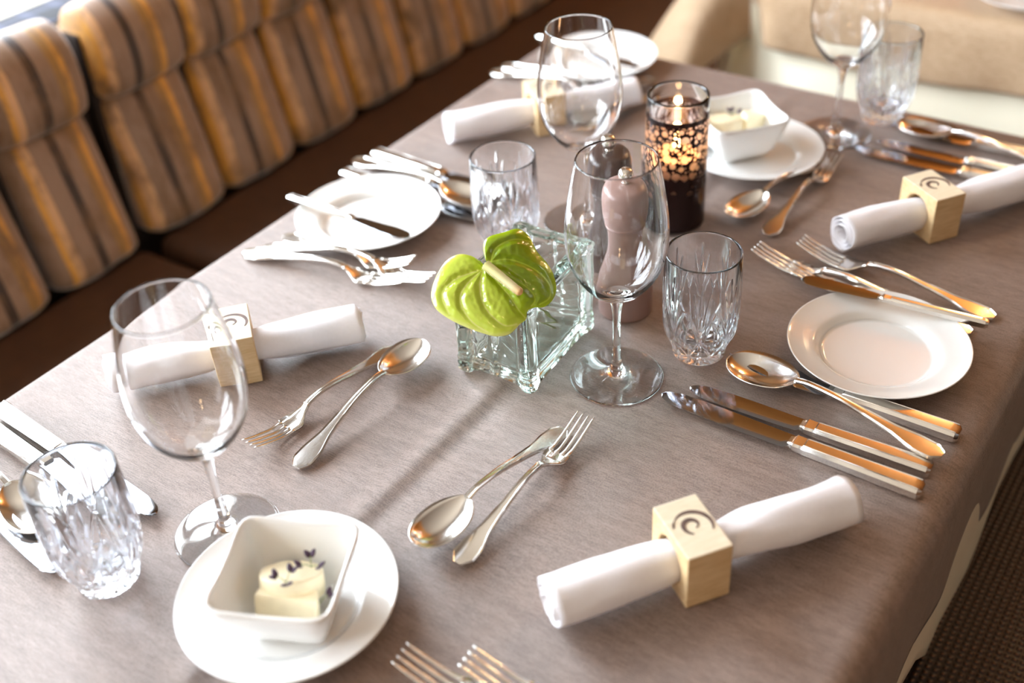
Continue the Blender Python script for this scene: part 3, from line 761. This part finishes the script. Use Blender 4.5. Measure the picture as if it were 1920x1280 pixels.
# ------------------------------------------------------------------ pressed glass vase and flower
def vase():
    HX, HY, Hh = .0375, .056, .100
    n_side = 44
    V, Fc = [], []
    def pt(side, u, z, out):
        # side 0:-Y 1:+X 2:+Y 3:-X ; u in [-1,1]
        hx, hy = HX + out, HY + out
        x, y = [(u * hx, -hy), (hx, u * hy), (-u * hx, hy), (-hx, -u * hy)][side]
        r = min(.0075, hx * .3); ix, iy = max(-hx + r, min(hx - r, x)), max(-hy + r, min(hy - r, y)); dx, dy = x - ix, y - iy
        dd = math.hypot(dx, dy)
        if dx and dy and dd > r: x, y = ix + dx / dd * r, iy + dy / dd * r
        return (x, y, z)
    def relief(side, u, z):
        au = abs(u); q = z / Hh
        L_ = HX if side % 2 == 0 else HY
        d = (1 - au) * L_                       # distance to the corner
        post = .0036 / (1 + math.exp((d - .0105) / .0011))
        groove = -.0010 * math.exp(-((d - .0060) / .0010) ** 2)
        mid = .0022 * math.exp(-((u * L_) / .0028) ** 2) if side % 2 == 0 else 0
        dg = 0
        if d > .013 and .24 < q < .86:
            s1 = (u * L_ * .75 + z) / .0170; s1 -= math.floor(s1); dg = .0011 * math.exp(-((s1 - .5) / .11) ** 2)
            dg *= min(1, (q - .24) / .08, (.86 - q) / .06, (d - .013) / .003)
        ridge = sum(am * math.exp(-((q - qc) / wd) ** 2) for am, qc, wd in ((.0016, .955, .02), (.0012, .895, .012), (.0010, .05, .016), (.0009, .11, .014), (.0008, .17, .014)))
        return post + groove + mid + dg + ridge
    rows = 84; n = 4 * n_side
    def foot(side, u, z):
        au = abs(u); L_ = HX if side % 2 == 0 else HY; d = (1 - au) * L_
        lift = .0065 / (1 + math.exp((.011 - d) / .0012)) * (.6 + .4 * math.cos(u * PI / 2)) * (1 if side % 2 == 0 else .22)
        return lift
    for k in range(rows + 1):
        q = k / rows
        for s in range(4):
            for i in range(n_side):
                u = -1 + 2 * i / n_side
                z0 = foot(s, u, 0); z = z0 + (Hh - z0) * q
                e = min(1, q / .03) ** .5 * min(1, (1 - q) / .02) ** .5
                V.append(pt(s, u, z, -.0015 + (relief(s, u, z) + .0015) * (.35 + .65 * e)))
    # rim and inner cavity
    inner = [(-.0015, Hh), (-.006, Hh + .0004), (-.0085, Hh - .001)] + [(-.0095, Hh - .001 - (Hh - .018) * k / 20) for k in range(1, 21)]
    for out, z in inner:
        for s in range(4):
            for i in range(n_side): V.append(pt(s, -1 + 2 * i / n_side, z, out))
    R_ = rows + 1 + len(inner)
    for k in range(R_ - 1):
        for i in range(n):
            j = (i + 1) % n; Fc.append((k * n + i, k * n + j, (k + 1) * n + j, (k + 1) * n + i))
    def disc(ring0, z, dz):
        c = len(V); prev = ring0
        for sc in (.8, .5, .2):
            st = len(V)
            for i in range(n):
                v = V[ring0 + i]; V.append((v[0] * sc, v[1] * sc, v[2] * (0 if dz else 1) + (z if dz else 0)))
            for i in range(n):
                j = (i + 1) % n; Fc.append((prev + i, prev + j, st + j, st + i))
            prev = st
        c = len(V); V.append((0, 0, z))
        for i in range(n): Fc.append((prev + i, prev + (i + 1) % n, c))
    disc((R_ - 1) * n, .017, True)
    disc(0, .0068, True)
    return V, Fc
vx, vy = -.503, .692
vs = link_mesh('glass_vase', *vase(), M['vase'], None, True, (vx, vy, TZ + .0004)); vs.rotation_euler = (0, 0, math.radians(3))
tag(vs, 'square pressed-glass vase with thick corner ribs at the table centre', 'vase')

def ray(u, v):
    return (F_ + R_ * ((u - 960) / F_PX) - U_ * ((v - 640) / F_PX))
def anthurium():
    cpos = Vector((-.4965, .628, TZ + .118))
    # spathe plane: faces up and towards the window/camera side
    nrm = Vector((.36, -.60, .72)).normalized()
    k = (cpos - Vector((0, 0, TZ + CAM_H))).length
    cam0 = Vector((0, 0, TZ + CAM_H))
    out_px = [(914, 491), (908, 479), (905, 466), (906.6, 450.6), (917.5, 439.7), (942.5, 430), (967.5, 420), (986, 429), (995.6, 444), (1005, 463), (1024, 485), (1036, 507), (1042, 535), (1036, 557), (1020.6, 572.5), (999, 575.6), (988, 583), (986, 597), (974, 607), (955, 625.6), (930, 630), (905, 624), (874, 613), (842.5, 597.5), (817.5, 579), (807.5, 557), (810, 535), (820.6, 510), (836, 488), (858, 475.6), (880, 477), (899, 486.6), (906, 494)]
    ctr = (922, 520)
    ax = R_ - nrm * R_.dot(nrm); ax.normalize(); ay = nrm.cross(ax)
    def onplane(p):
        d = ray(*p); t_ = (cpos - cam0).dot(nrm) / d.dot(nrm); q = cam0 + d * t_ - cpos
        return (q.dot(ax), q.dot(ay))
    outl = [onplane(p) for p in out_px]; c2 = onplane(ctr)
    # resample closed outline
    P = outl + [outl[0]]; dense = []
    cat = catmull(P, 12)[:-1]
    veins_px = [[(909, 497), (930, 526), (955, 554), (971, 579), (986, 596)],
                [(905, 507), (900, 535), (905, 566), (921, 591), (946, 610), (968, 607)],
                [(902, 508), (877, 532), (864, 554), (866, 575), (886, 604), (914, 622)],
                [(899, 507), (858, 522), (832, 544), (830, 563), (842, 588)],
                [(917, 494), (955, 516), (992, 541), (1003, 560), (996, 572)],
                [(917, 491), (955, 485), (999, 500), (1027, 526), (1030, 554), (1011, 569)],
                [(921, 488), (930, 463), (961, 444), (992, 444)]]
    veins = [[onplane(p) for p in catmull(v, 5)] for v in veins_px]
    def dseg(p, a, b):
        vx_, vy_ = b[0] - a[0], b[1] - a[1]; L2 = vx_ * vx_ + vy_ * vy_ + 1e-12
        t_ = max(0, min(1, ((p[0] - a[0]) * vx_ + (p[1] - a[1]) * vy_) / L2)); return math.hypot(p[0] - a[0] - vx_ * t_, p[1] - a[1] - vy_ * t_)
    def vd(p): return min(dseg(p, a, b) for v in veins for a, b in zip(v, v[1:]))
    nr = 84; n = len(cat); V = []; vein_shade_tone = []
    tip = onplane((986, 597)); nt_ = onplane((909, 497))
    mid = Vector((tip[0] - nt_[0], tip[1] - nt_[1])).normalized()
    for k_ in range(nr + 1):
        s_ = (k_ / nr) ** .85
        for q in cat:
            p = (c2[0] + (q[0] - c2[0]) * s_, c2[1] + (q[1] - c2[1]) * s_)
            d = vd(p); puff = min(1, d / .0055); puff = puff * puff * (3 - 2 * puff)
            side = (p[0] - nt_[0]) * mid.y - (p[1] - nt_[1]) * mid.x     # signed distance from the midrib
            h = .0023 * puff * (1 - s_ ** 6)
            h += -.018 * (abs(side) / .05) ** 2 * (1 if side < 0 else .3)
            h += (.006 * max(0, side) / .05 if side > 0 else 0)
            h -= .0035 * s_ ** 5
            h += .0005 * noise.noise(Vector((p[0] * 260, p[1] * 260, 1))) * (1 - s_ ** 4)
            V.append(cpos + ax * p[0] + ay * p[1] + nrm * h)
            vein_shade_tone.append(max(0, min(1, .42 + .42 * math.exp(-(d / .00055) ** 2) + .35 * s_ ** 14 + .26 * max(-1, min(1, side / .012)))))  # shade of the lobe turned from the windows painted in; veins and edge paler
    Fc = []
    for k_ in range(nr):
        for i in range(n):
            j = (i + 1) % n; Fc.append((k_ * n + i, k_ * n + j, (k_ + 1) * n + j, (k_ + 1) * n + i))
    t = root('anthurium_flower', 'green anthurium flower with a cream spadix in the glass vase', 'flower', tuple(cpos))
    V = [v - cpos for v in V]
    # orientation helpers: which side is which
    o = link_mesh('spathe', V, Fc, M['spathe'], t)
    at = o.data.attributes.new('vein_shade_tone', 'FLOAT', 'POINT')
    for i, v in enumerate(vein_shade_tone): at.data[i].value = v
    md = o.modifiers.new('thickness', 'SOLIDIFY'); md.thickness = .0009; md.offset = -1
    # spadix
    a = onplane((911, 499)); b = onplane((981, 556))
    pa = ax * a[0] + ay * a[1] + nrm * .0045; pb = ax * b[0] + ay * b[1] + nrm * .012
    d = (pb - pa); Ls = d.length; d.normalize()
    e1 = d.cross(nrm).normalized(); e2 = d.cross(e1)
    bm = bmesh.new()
    V, Fc = [], []
    rows, cols = 56, 22
    for k_ in range(rows + 1):
        s_ = k_ / rows; rr = .0040 * (1 - .25 * s_) * (1 - max(0, (s_ - .93) / .07) ** 2 * .95) + 1e-5
        for i in range(cols):
            an = 2 * PI * i / cols
            bmp = 1 + .22 * (1 if (i + k_) % 2 == 0 else -1)
            V.append((rr * bmp * math.cos(an), rr * bmp * math.sin(an), Ls * s_))
    Fc = [(k_ * cols + i, k_ * cols + (i + 1) % cols, (k_ + 1) * cols + (i + 1) % cols, (k_ + 1) * cols + i) for k_ in range(rows) for i in range(cols)]
    Fc += [tuple(range(cols)), tuple(range(rows * cols, (rows + 1) * cols))]
    sp = link_mesh('spadix', V, Fc, M['spadix'], t); mm = Matrix((e1, e2, d)).transposed().to_4x4(); mm.translation = pa; sp.matrix_local = mm
    # stem runs from the notch down into the vase
    st = ax * nt_[0] + ay * nt_[1]
    base = Vector((vx + .012, vy + .02, TZ + .02)) - cpos
    midp = Vector((vx - .004, vy - .012, TZ + .112)) - cpos
    pts = catmull([tuple(st - nrm * .001), tuple(st - nrm * .006 + Vector((0, .006, .0))), tuple(midp), tuple((midp + base) / 2), tuple(base)], 6)
    link_mesh('stem', *tube_vf(pts, .0019, 10), M['sprout'], t)
anthurium()

# ------------------------------------------------------------------ napkins and rings
def napkin_mesh(seed, L_=.25):
    nseg = 44; per = 30; turns = 3.3
    n = int(per * turns); V, Fc = [], []
    for k in range(nseg + 1):
        s_ = k / nseg; x0 = (s_ - .5) * L_
        pinch = 1 - .27 * math.exp(-(x0 / .035) ** 2)
        for i in range(n + 1):
            q = i / n; a = 2 * PI * q * turns - PI * .55
            r = (.0222 - .0140 * q) * pinch
            r *= 1 + (.13 * noise.noise(Vector((math.cos(a) * 1.2 + seed, math.sin(a) * 1.2, x0 * 15))) + .05 * noise.noise(Vector((math.cos(a) * 2.6 + seed, math.sin(a) * 2.6, x0 * 34)))) * (1 if q < .35 else .4)
            r += .0006 * math.exp(-((abs(x0) - L_ / 2 + .013) / .0015) ** 2) * (-1)
            ex = x0 + (.004 * noise.noise(Vector((a * .5, seed * 3, s_ * 2))) + .003 * (q - .3)) * (abs(2 * s_ - 1) ** 6) * (1 if s_ > .5 else -1)
            V.append((ex, r * math.cos(a), r * .92 * math.sin(a)))
    for k in range(nseg):
        for i in range(n):
            a = k * (n + 1) + i; Fc.append((a, a + 1, a + n + 2, a + n + 1))
    return V, Fc
def ring_block(t_, loc, rz, detail=0):
    hx, hy, h = .0178, .028, .052                      # along the napkin, across, height
    n = 40; rh = .0182; zc = .0255
    V, Fc = [], []
    out, inn = [], []
    for i in range(n):
        a = 2 * PI * (i + .5) / n; c, s_ = math.cos(a), math.sin(a)
        kk = min(hy / abs(c) if abs(c) > 1e-6 else 9, (h / 2) / abs(s_) if abs(s_) > 1e-6 else 9)
        out.append((c * kk, h / 2 + s_ * kk)); inn.append((rh * c, zc + rh * s_))
    # snap nearest to true corners
    for cyy, czz in ((hy, h), (-hy, h), (-hy, 0), (hy, 0)):
        j = min(range(n), key=lambda q: (out[q][0] - cyy) ** 2 + (out[q][1] - czz) ** 2); out[j] = (cyy, czz)
    for x in (-hx, hx):
        V += [(x, p[0], p[1]) for p in out]; V += [(x, p[0], p[1]) for p in inn]
    for i in range(n):
        j = (i + 1) % n
        Fc += [(i, j, n + j, n + i), (2 * n + i, 3 * n + i, 3 * n + j, 2 * n + j), (i, 2 * n + i, 2 * n + j, j), (n + i, n + j, 3 * n + j, 3 * n + i)]
    return V, Fc
def stroke(pts, wd, z, h=.00025):
    secs = []
    for i, p in enumerate(pts):
        a = pts[max(i - 1, 0)]; b = pts[min(i + 1, len(pts) - 1)]; d = Vector((b[0] - a[0], b[1] - a[1], 0)).normalized(); nn = Vector((-d.y, d.x, 0))
        w_ = wd[i] / 2; P = Vector((p[0], p[1], z))
        secs.append([tuple(P + nn * w_), tuple(P - nn * w_), tuple(P - nn * w_ + Vector((0, 0, -h))), tuple(P + nn * w_ + Vector((0, 0, -h)))])
    return loft(secs)
ringV, ringF = ring_block(None, None, 0)
def swirl_vf():
    def arc(cx_, cy_, r0, r1, a0, a1, w0, wm, w1, n=26, ex=1.0):
        pts, wd = [], []
        for i in range(n + 1):
            q = i / n; a = math.radians(a0 + (a1 - a0) * q); r = r0 + (r1 - r0) * q
            pts.append((cx_ + r * math.cos(a) * ex, cy_ + r * math.sin(a))); wd.append(w0 + (wm - w0) * math.sin(PI * min(q * 1.2, 1)) ** .8 if q < .9 else w1)
        return pts, wd
    z = .0523
    # local x = along the napkin, local y = across; the mark is drawn on the top face
    p1, w1 = arc(0.001, -.001, .0135, .0150, -35, 165, .0008, .0034, .0018)
    p2, w2 = arc(0.0005, .0002, .0085, .0030, 250, -70, .0010, .0038, .0010, 34)
    return merge(stroke(p1, w1, z), stroke(p2, w2, z))
first = None; swirlVF = swirl_vf()
def napkin(x, y, rz, rlabel, nlabel, seed, L_=.25, shift=0.0, flip=False, nangle=0.0):
    global first
    if first is None:
        t = root('napkin_ring', rlabel, 'napkin ring', (x, y, TZ + .0004), rz, 'wooden block napkin rings')
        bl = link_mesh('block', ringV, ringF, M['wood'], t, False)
        bl.data.materials.append(M['woodtop_lit'])
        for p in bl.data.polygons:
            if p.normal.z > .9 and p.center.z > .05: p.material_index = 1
        md = bl.modifiers.new('bevel', 'BEVEL'); md.width = .0009; md.segments = 2; md.limit_method = 'ANGLE'
        sw = link_mesh('swirl_mark', *swirlVF, M['ink'], t, False); sw['label'] = 'dark brown stamped swirl'
        first = t
    else:
        t = copy_tree(first); t.location = (x, y, TZ + .0004); t['label'] = rlabel
        t.rotation_euler = (0, 0, rz)
    c, s_ = math.cos(rz), math.sin(rz)
    o = link_mesh('rolled_napkin', *napkin_mesh(seed, L_), M['linen'])
    o.location = (x + c * shift, y + s_ * shift, TZ + .0225); o.rotation_euler = (0, 0, rz + nangle)
    md = o.modifiers.new('thickness', 'SOLIDIFY'); md.thickness = .0011
    tag(o, nlabel, 'napkin', 'rolled white napkins')
    return t
napkin(-.2455, .526, math.radians(55.5), 'wooden napkin ring with swirl, in the right foreground', 'white rolled napkin in the right foreground, through its wooden ring', 1.0, .25, .012)
t2 = napkin(-.721, .530, math.radians(50), 'wooden napkin ring with swirl behind the left wine glass', 'white rolled napkin behind the left wine glass', 4.2, .235, 0.0)
napkin(-.2555, 1.080, math.radians(56), 'wooden napkin ring with swirl at the far right', 'white rolled napkin at the far right, running out of the frame', 7.7, .25, .018)
napkin(-.742, 1.085, math.radians(52), 'wooden napkin ring half hidden by the far wine glass', 'white rolled napkin behind the far wine glass by the bench edge', 9.1, .25, 0.0)
ms = link_mesh('small_print_line', *merge(stroke([(-.012 + .0003 * math.sin(i), -.018 + i * .0009) for i in range(16)], [.0009] * 16, .0523)), M['ink'], t2, False)

# ------------------------------------------------------------------ cutlery
def strip_sec(x, w_, th, z, rim=.0017, raise_=.0010):
    """cross-section of a flat handle with a raised thread along both borders"""
    h = w_ / 2; r = min(rim, h * .45); k = raise_ if w_ > .008 else raise_ * .4
    return [(x, -h, z - th * .3), (x, -h, z + th * .3), (x, -h + r * .5, z + th * .5 + k), (x, -h + r, z + th * .5), (x, 0, z + th * .5 + .0002),
            (x, h - r, z + th * .5), (x, h - r * .5, z + th * .5 + k), (x, h, z + th * .3), (x, h, z - th * .3), (x, 0, z - th * .5)]
def flat_handle(x0, L_, zf, wend=.0200):
    secs = []
    n = 44
    for i in range(n + 1):
        q = i / n; x = x0 + (L_ - x0) * q
        e = (L_ - x)
        w_ = smooth(q, [(0, .0062), (.12, .0052), (.42, .0072), (.66, .0108), (.86, wend), (.95, wend)])
        if e < .0075: w_ = wend * (.42 + .58 * (e / .0075))
        th = smooth(q, [(0, .0034), (.3, .0036), (.8, .0026), (1, .0022)])
        secs.append(strip_sec(x, w_, th, zf(x)))
    return loft(secs)
def fork_proto(name, L_, label):
    t = root(name, label, 'fork', (0, 0, TZ))
    k = L_ / .2
    Z = [(0, .0150), (.018, .0085), (.040, .0032), (.055, .0030), (.066, .0075), (.078, .0135), (.095, .0150), (.14, .0095), (.185, .0030), (.2, .0022)]
    zf = lambda x: smooth(x / k, Z)
    link_mesh('handle', *flat_handle(.074 * k, L_, zf), M['silver'], t); auto(t.children[-1], 24)
    vfs = []
    # root of the head
    secs = []
    for i in range(15):
        q = i / 14; x = (.046 + .028 * q) * k
        hw = smooth(q, [(0, .0118), (.28, .0120), (.55, .0085), (.8, .0042), (1, .0031)]) * k
        th = interp(q, [(0, .0019), (1, .0033)]); z = zf(x); dish = .0018 * (1 - q)
        secs.append([(x, -hw, z - th / 2 + dish), (x, -hw, z + th / 2 + dish), (x, -hw / 2, z + th / 2), (x, 0, z + th / 2 - dish * .3), (x, hw / 2, z + th / 2), (x, hw, z + th / 2 + dish), (x, hw, z - th / 2 + dish), (x, 0, z - th / 2 - dish * .3)])
    vfs.append(loft(secs))
    for j in range(4):
        yc = (j - 1.5) * .0061 * k; secs = []
        for i in range(17):
            q = i / 16; x = (.047 - .047 * q) * k
            hw = interp(q, [(0, .0026), (.12, .0019), (.8, .00145), (1, .0006)]) * k
            yy = yc * (1 - .04 * q); th = .0021 - .0008 * q; z = zf(x) + .0014 * (abs(j - 1.5) > 1) * (1 - q)
            secs.append([(x, yy - hw, z), (x, yy - hw * .6, z + th / 2), (x, yy + hw * .6, z + th / 2), (x, yy + hw, z), (x, yy + hw * .6, z - th / 2), (x, yy - hw * .6, z - th / 2)])
        vfs.append(loft(secs))
    link_mesh('fork_head', *merge(*vfs), M['silver'], t); auto(t.children[-1], 60)
    return t
def spoon_proto(name, L_, label, bl=.062, bw=.041):
    t = root(name, label, 'spoon', (0, 0, TZ)); k = L_ / .2
    Z = [(0, .0112), (.03, .0118), (.055, .0130), (.066, .0150), (.08, .0172), (.10, .0165), (.14, .0105), (.185, .0032), (.2, .0024)]
    zf = lambda x: smooth(x / k, Z); bl *= k; bw *= k
    link_mesh('handle', *flat_handle(bl - .002, L_, zf), M['silver'], t); auto(t.children[-1], 24)
    secs = []; n = 26; m_ = 10
    for i in range(n + 1):
        q = .5 - .5 * math.cos(PI * i / n)
        x = bl * q
        w_ = bw / 2 * (max(1e-4, 1 - abs((q - .46) / (.46 if q < .46 else .54)) ** 2.15)) ** (.5 if q < .46 else .62) + .0002
        if q > .9: w_ = max(w_, .0030)
        dep = .0102 * k * (max(0, 1 - abs((q - .42) / (.42 if q < .42 else .58)) ** 2.2)) ** .8
        zr = zf(x); top, bot = [], []
        for j in range(m_ + 1):
            u = j / m_ * 2 - 1; zz = zr - dep * (1 - abs(u) ** 2.2)
            top.append((x, u * w_, zz + .0001)); bot.append((x, u * (w_ + .0002), zz - .0012))
        secs.append(top + bot[::-1])
    link_mesh('bowl', *loft(secs), M['silver'], t); auto(t.children[-1], 60)
    return t
def thick_handle(x0, L_, w_, h_, z0=.0):
    secs = []
    stations = [(0, .55, .50), (.03, .62, .6), (.045, .86, .8), (.06, .82, .78), (.12, .80, .8), (.13, .86, .86), (.55, .92, .94), (.93, 1, 1), (.975, .98, .98), (1.0, .62, .66)]
    for q, kw, kh in stations:
        x = x0 + (L_ - x0) * q; w2 = w_ * kw / 2; h = h_ * kh; zc = z0 + h_ / 2; a = zc - h / 2; b = zc + h / 2; c = h * .22; r = .0019 * kw
        inset = 0.0009 if .12 < q < .95 else 0
        secs.append([(x, -w2, a + c), (x, -w2, b - c), (x, -w2 + c * .9, b), (x, -w2 + c * .9 + r * .5, b - inset), (x, -w2 + c * .8 + r, b + inset * .5), (x, 0, b + inset * .65), (x, w2 - c * .8 - r, b + inset * .5), (x, w2 - c * .8 - r * .5, b - inset), (x, w2 - c * .8, b), (x, w2, b - c), (x, w2, a + c), (x, w2 - c * .8, a), (x, -w2 + c * .8, a)])
    return loft(secs)
def blade_vf(outline_top, outline_bot, x1, z, th, n=40):
    secs = []
    for i in range(n + 1):
        q = (i / n) ** 1.6 if i < n * .5 else i / n; q = i / n; q = q * q * .35 + q * .65
        x = x1 * q; a = smooth(q, outline_top); b = smooth(q, outline_bot)
        if a - b < .0006: a = (a + b) / 2 + .0003; b = a - .0006
        e = (a - b) * .32
        secs.append([(x, b, z), (x, b + e, z + th / 2), (x, a - .0006, z + th / 2), (x, a, z), (x, a - .0006, z - th / 2), (x, b + e, z - th / 2)])
    return loft(secs)
def knife_proto(name, label, kind):
    t = root(name, label, 'knife', (0, 0, TZ))
    if kind == 'table':
        L_, x1, hw, hh = .232, .122, .0178, .0112
        top = [(0, .0), (.02, .0035), (.06, .0062), (.15, .0085), (.4, .0095), (1, .0085)]; bot = [(0, -.001), (.02, -.0045), (.06, -.0072), (.2, -.0100), (.5, -.0105), (.97, -.0095), (1, -.0040)]
    elif kind == 'dessert':
        L_, x1, hw, hh = .213, .105, .0170, .0108
        top = [(0, .0), (.02, .0030), (.06, .0055), (.15, .0080), (.4, .0088), (1, .0078)]; bot = [(0, -.001), (.02, -.0040), (.06, -.0066), (.2, -.0094), (.5, -.0098), (.97, -.0088), (1, -.0040)]
    elif kind == 'fish':
        L_, x1, hw, hh = .210, .098, .0175, .0112
        top = [(0, .003), (.05, .0055), (.25, .0100), (.5, .0125), (.62, .0120), (.75, .0085), (.85, .0060), (1, .0050)]; bot = [(0, .002), (.05, -.0005), (.2, -.0060), (.5, -.0105), (.8, -.0118), (.95, -.0100), (1, -.0050)]
    else:
        L_, x1, hw, hh = .174, .076, .0100, .0075
        top = [(0, .001), (.03, .0045), (.12, .0082), (.3, .0090), (.6, .0078), (.9, .0060), (1, .0045)]; bot = [(0, -.001), (.03, -.0045), (.12, -.0080), (.3, -.0088), (.6, -.0072), (.9, -.0062), (1, -.0040)]
    link_mesh('blade', *blade_vf(top, bot, x1, hh * .5, .0016), M['blade'], t); auto(t.children[-1], 25)
    link_mesh('handle', *thick_handle(x1 - .002, L_, hw, hh), M['silver'], t); auto(t.children[-1], 32)
    return t
protos = {}
def put(kind, p, q, label, z0=.0006, z1=.0006, group=None, roll=0, at='mid'):
    """lay a piece with its working end towards p and its handle end towards q (z0, z1: lift of those ends)"""
    mk = {'fork': lambda: fork_proto('dinner_fork', .203, ''), 'dfork': lambda: fork_proto('dessert_fork', .182, ''), 'spoon': lambda: spoon_proto('table_spoon', .205, '', .069, .045),
          'dspoon': lambda: spoon_proto('dessert_spoon', .183, '', .067, .0435), 'knife': lambda: knife_proto('table_knife', '', 'table'), 'dknife': lambda: knife_proto('dessert_knife', '', 'dessert'),
          'fish': lambda: knife_proto('fish_knife', '', 'fish'), 'butter': lambda: knife_proto('butter_knife', '', 'butter')}
    LEN = {'fork': .203, 'dfork': .182, 'spoon': .205, 'dspoon': .183, 'knife': .232, 'dknife': .213, 'fish': .210, 'butter': .174}
    if kind not in protos: protos[kind] = mk[kind](); o = protos[kind]
    else: o = copy_tree(protos[kind])
    Ln = LEN[kind]
    a = Vector((p[0], p[1])); b = Vector((q[0], q[1])); d = (b - a).normalized()
    if at == 'mid': s = (a + b) / 2 - d * Ln / 2
    elif at == 'head': s = a
    else: s = b - d * Ln
    X = Vector((d.x * Ln, d.y * Ln, z1 - z0)).normalized(); Zv = Vector((0, 0, 1)); Yv = Zv.cross(X).normalized(); Zv = X.cross(Yv)
    if roll:
        rm = Matrix.Rotation(roll, 3, X); Yv = rm @ Yv; Zv = rm @ Zv
    mm = Matrix((X, Yv, Zv)).transposed().to_4x4(); mm.translation = Vector((s.x, s.y, TZ + z0))
    o.matrix_world = mm; o['label'] = label
    if group: o['group'] = group
    return o
G1 = 'knives and spoon of the right foreground setting'
put('knife', (-.360, .693), (-.128, .693), 'nearest long table knife of the right-hand row, longest blade', group=G1)
put('dknife', (-.343, .714), (-.130, .720), 'second knife of the right-hand row, under the spoon handle', group=G1)
put('spoon', (-.328, .763), (-.127, .732), 'large table spoon leaning over the right-hand knives', .002, .011, G1)
put('fish', (-.334, .772), (-.124, .772), 'notched fish knife half under the right bread plate and spoon', .0004, .0004, G1)
put('fork', (-.352, .969), (-.147, .953), 'farthest fork above the right bread plate, whole handle in view', .0035, .0006, 'forks above the right bread plate')
put('fork', (-.381, .938), (-.188, .926), 'leftmost fork above the right bread plate, handle under the plate', .001, .0004, 'forks above the right bread plate')
fp = put('dfork', (-.341, .9235), (-.160, .921), 'middle fork with its tines under the right butter knife', .005, .0004, 'forks above the right bread plate')
fp.scale = (1, 1, .7)
put('butter', (-.317, .898), (-.147, .913), 'butter knife across the right bread plate', .0182, .0182, 'butter knives on the bread plates')
put('butter', (-.703, .766), (-.877, .764), 'butter knife across the left bread plate', .0182, .0182, 'butter knives on the bread plates')
put('butter', (-.702, 1.252), (-.876, 1.272), 'butter knife across the far bread plate behind the wine glass', .0182, .0182, 'butter knives on the bread plates')
put('dspoon', (-.4290, .430), (-.4105, .611), 'dessert spoon in the centre foreground, handle under the fork tines', .0062, .0006, 'dessert pair in the centre foreground')
put('dfork', (-.395, .622), (-.3985, .441), 'dessert fork in the centre foreground, lying over the spoon handle', .0040, .0006, 'dessert pair in the centre foreground')
put('dspoon', (-.583, .638), (-.579, .453), 'dessert spoon left of the vase, bowl towards the vase', .0060, .0006, 'dessert pair left of the vase')
put('dfork', (-.623, .446), (-.610, .626), 'dessert fork left of the vase, handle under the spoon bowl', .0006, .0006, 'dessert pair left of the vase')
put('dspoon', (-.437, .985), (-.404, 1.140), 'dessert spoon in front of the far plate, bowl towards the camera', .001, .0006, 'dessert pair before the far butter plate', at='head')
put('dfork', (-.390, 1.172), (-.392, .972), 'dessert fork in front of the far plate, tines pointing away', .001, .0006, 'dessert pair before the far butter plate')
put('fork', (-.690, .706), (-.862, .674), 'nearest fork of the three below the left bread plate', .001, .0006, 'forks below the left bread plate', at='tail')
put('dfork', (-.681, .733), (-.849, .691), 'fork with its tines closest to the left bread plate', .006, .0006, 'forks below the left bread plate', at='tail')
put('fork', (-.645, .722), (-.842, .716), 'fork whose tines point at the green flower', .003, .004, 'forks below the left bread plate', at='tail')
GL = 'knives and spoon beyond the left bread plate'
put('knife', (-.647, .912), (-.879, .915), 'farthest table knife beyond the left bread plate', group=GL)
put('dknife', (-.665, .893), (-.877, .897), 'second knife beyond the left bread plate, blade behind the spoon', group=GL)
put('spoon', (-.678, .878), (-.880, .880), 'table spoon beyond the left bread plate, bowl beside the tumbler', .003, .010, GL)
put('fish', (-.670, .853), (-.882, .859), 'fish knife with its handle tip sticking out behind the left bread plate', .0004, .0004, GL)
GB = 'knives and spoon at the lower left corner'
put('knife', (-.637, .351), (-.868, .366), 'table knife at the lower left corner, topmost with the rounded tip showing', group=GB)
put('dknife', (-.650, .332), (-.862, .346), 'second knife at the lower left corner, passing behind the tumbler', group=GB)
put('spoon', (-.694, .293), (-.892, .324), 'table spoon at the lower left corner behind the tumbler', .001, .0006, GB, at='head')
put('dknife', (-.655, .268), (-.862, .296), 'third knife at the lower left corner, nearest the frame edge', group=GB, at='head')
put('fork', (-.377, .346), (-.176, .356), 'left one of the two forks cut off by the bottom edge', group='forks at the bottom edge', at='head')
put('fork', (-.336, .369), (-.134, .372), 'right one of the two forks cut off by the bottom edge', group='forks at the bottom edge', at='head')
GT = 'knives and spoon at the far right'
put('knife', (-.383, 1.201), (-.150, 1.207), 'knife of the far right group nearest to the rolled napkin', group=GT, at='head')
put('dknife', (-.366, 1.232), (-.150, 1.229), 'second knife of the far right group, under the spoon', group=GT, at='head')
put('spoon', (-.357, 1.280), (-.152, 1.243), 'table spoon at the far right by the crystal tumbler', .002, .010, GT, at='head')
put('fish', (-.366, 1.278), (-.152, 1.281), 'knife of the far right group closest to the cream cloth', .0004, .0004, GT, at='head')
put('dspoon', (-.692, 1.078), (-.686, 1.264), 'dessert spoon at the far end with its handle beside the wine glass', .001, .001, 'dessert pair at the far end')
put('dfork', (-.672, 1.030), (-.664, 1.212), 'dessert fork at the far end beside the wine glass and candle', .001, .001, 'dessert pair at the far end')
put('fork', (-.692, 1.186), (-.888, 1.180), 'nearer fork at the far bench edge of the table', group='forks at the far bench edge')
put('fork', (-.690, 1.205), (-.885, 1.203), 'second fork at the far bench edge, by the far bread plate', group='forks at the far bench edge')
bpy.context.view_layer.update()
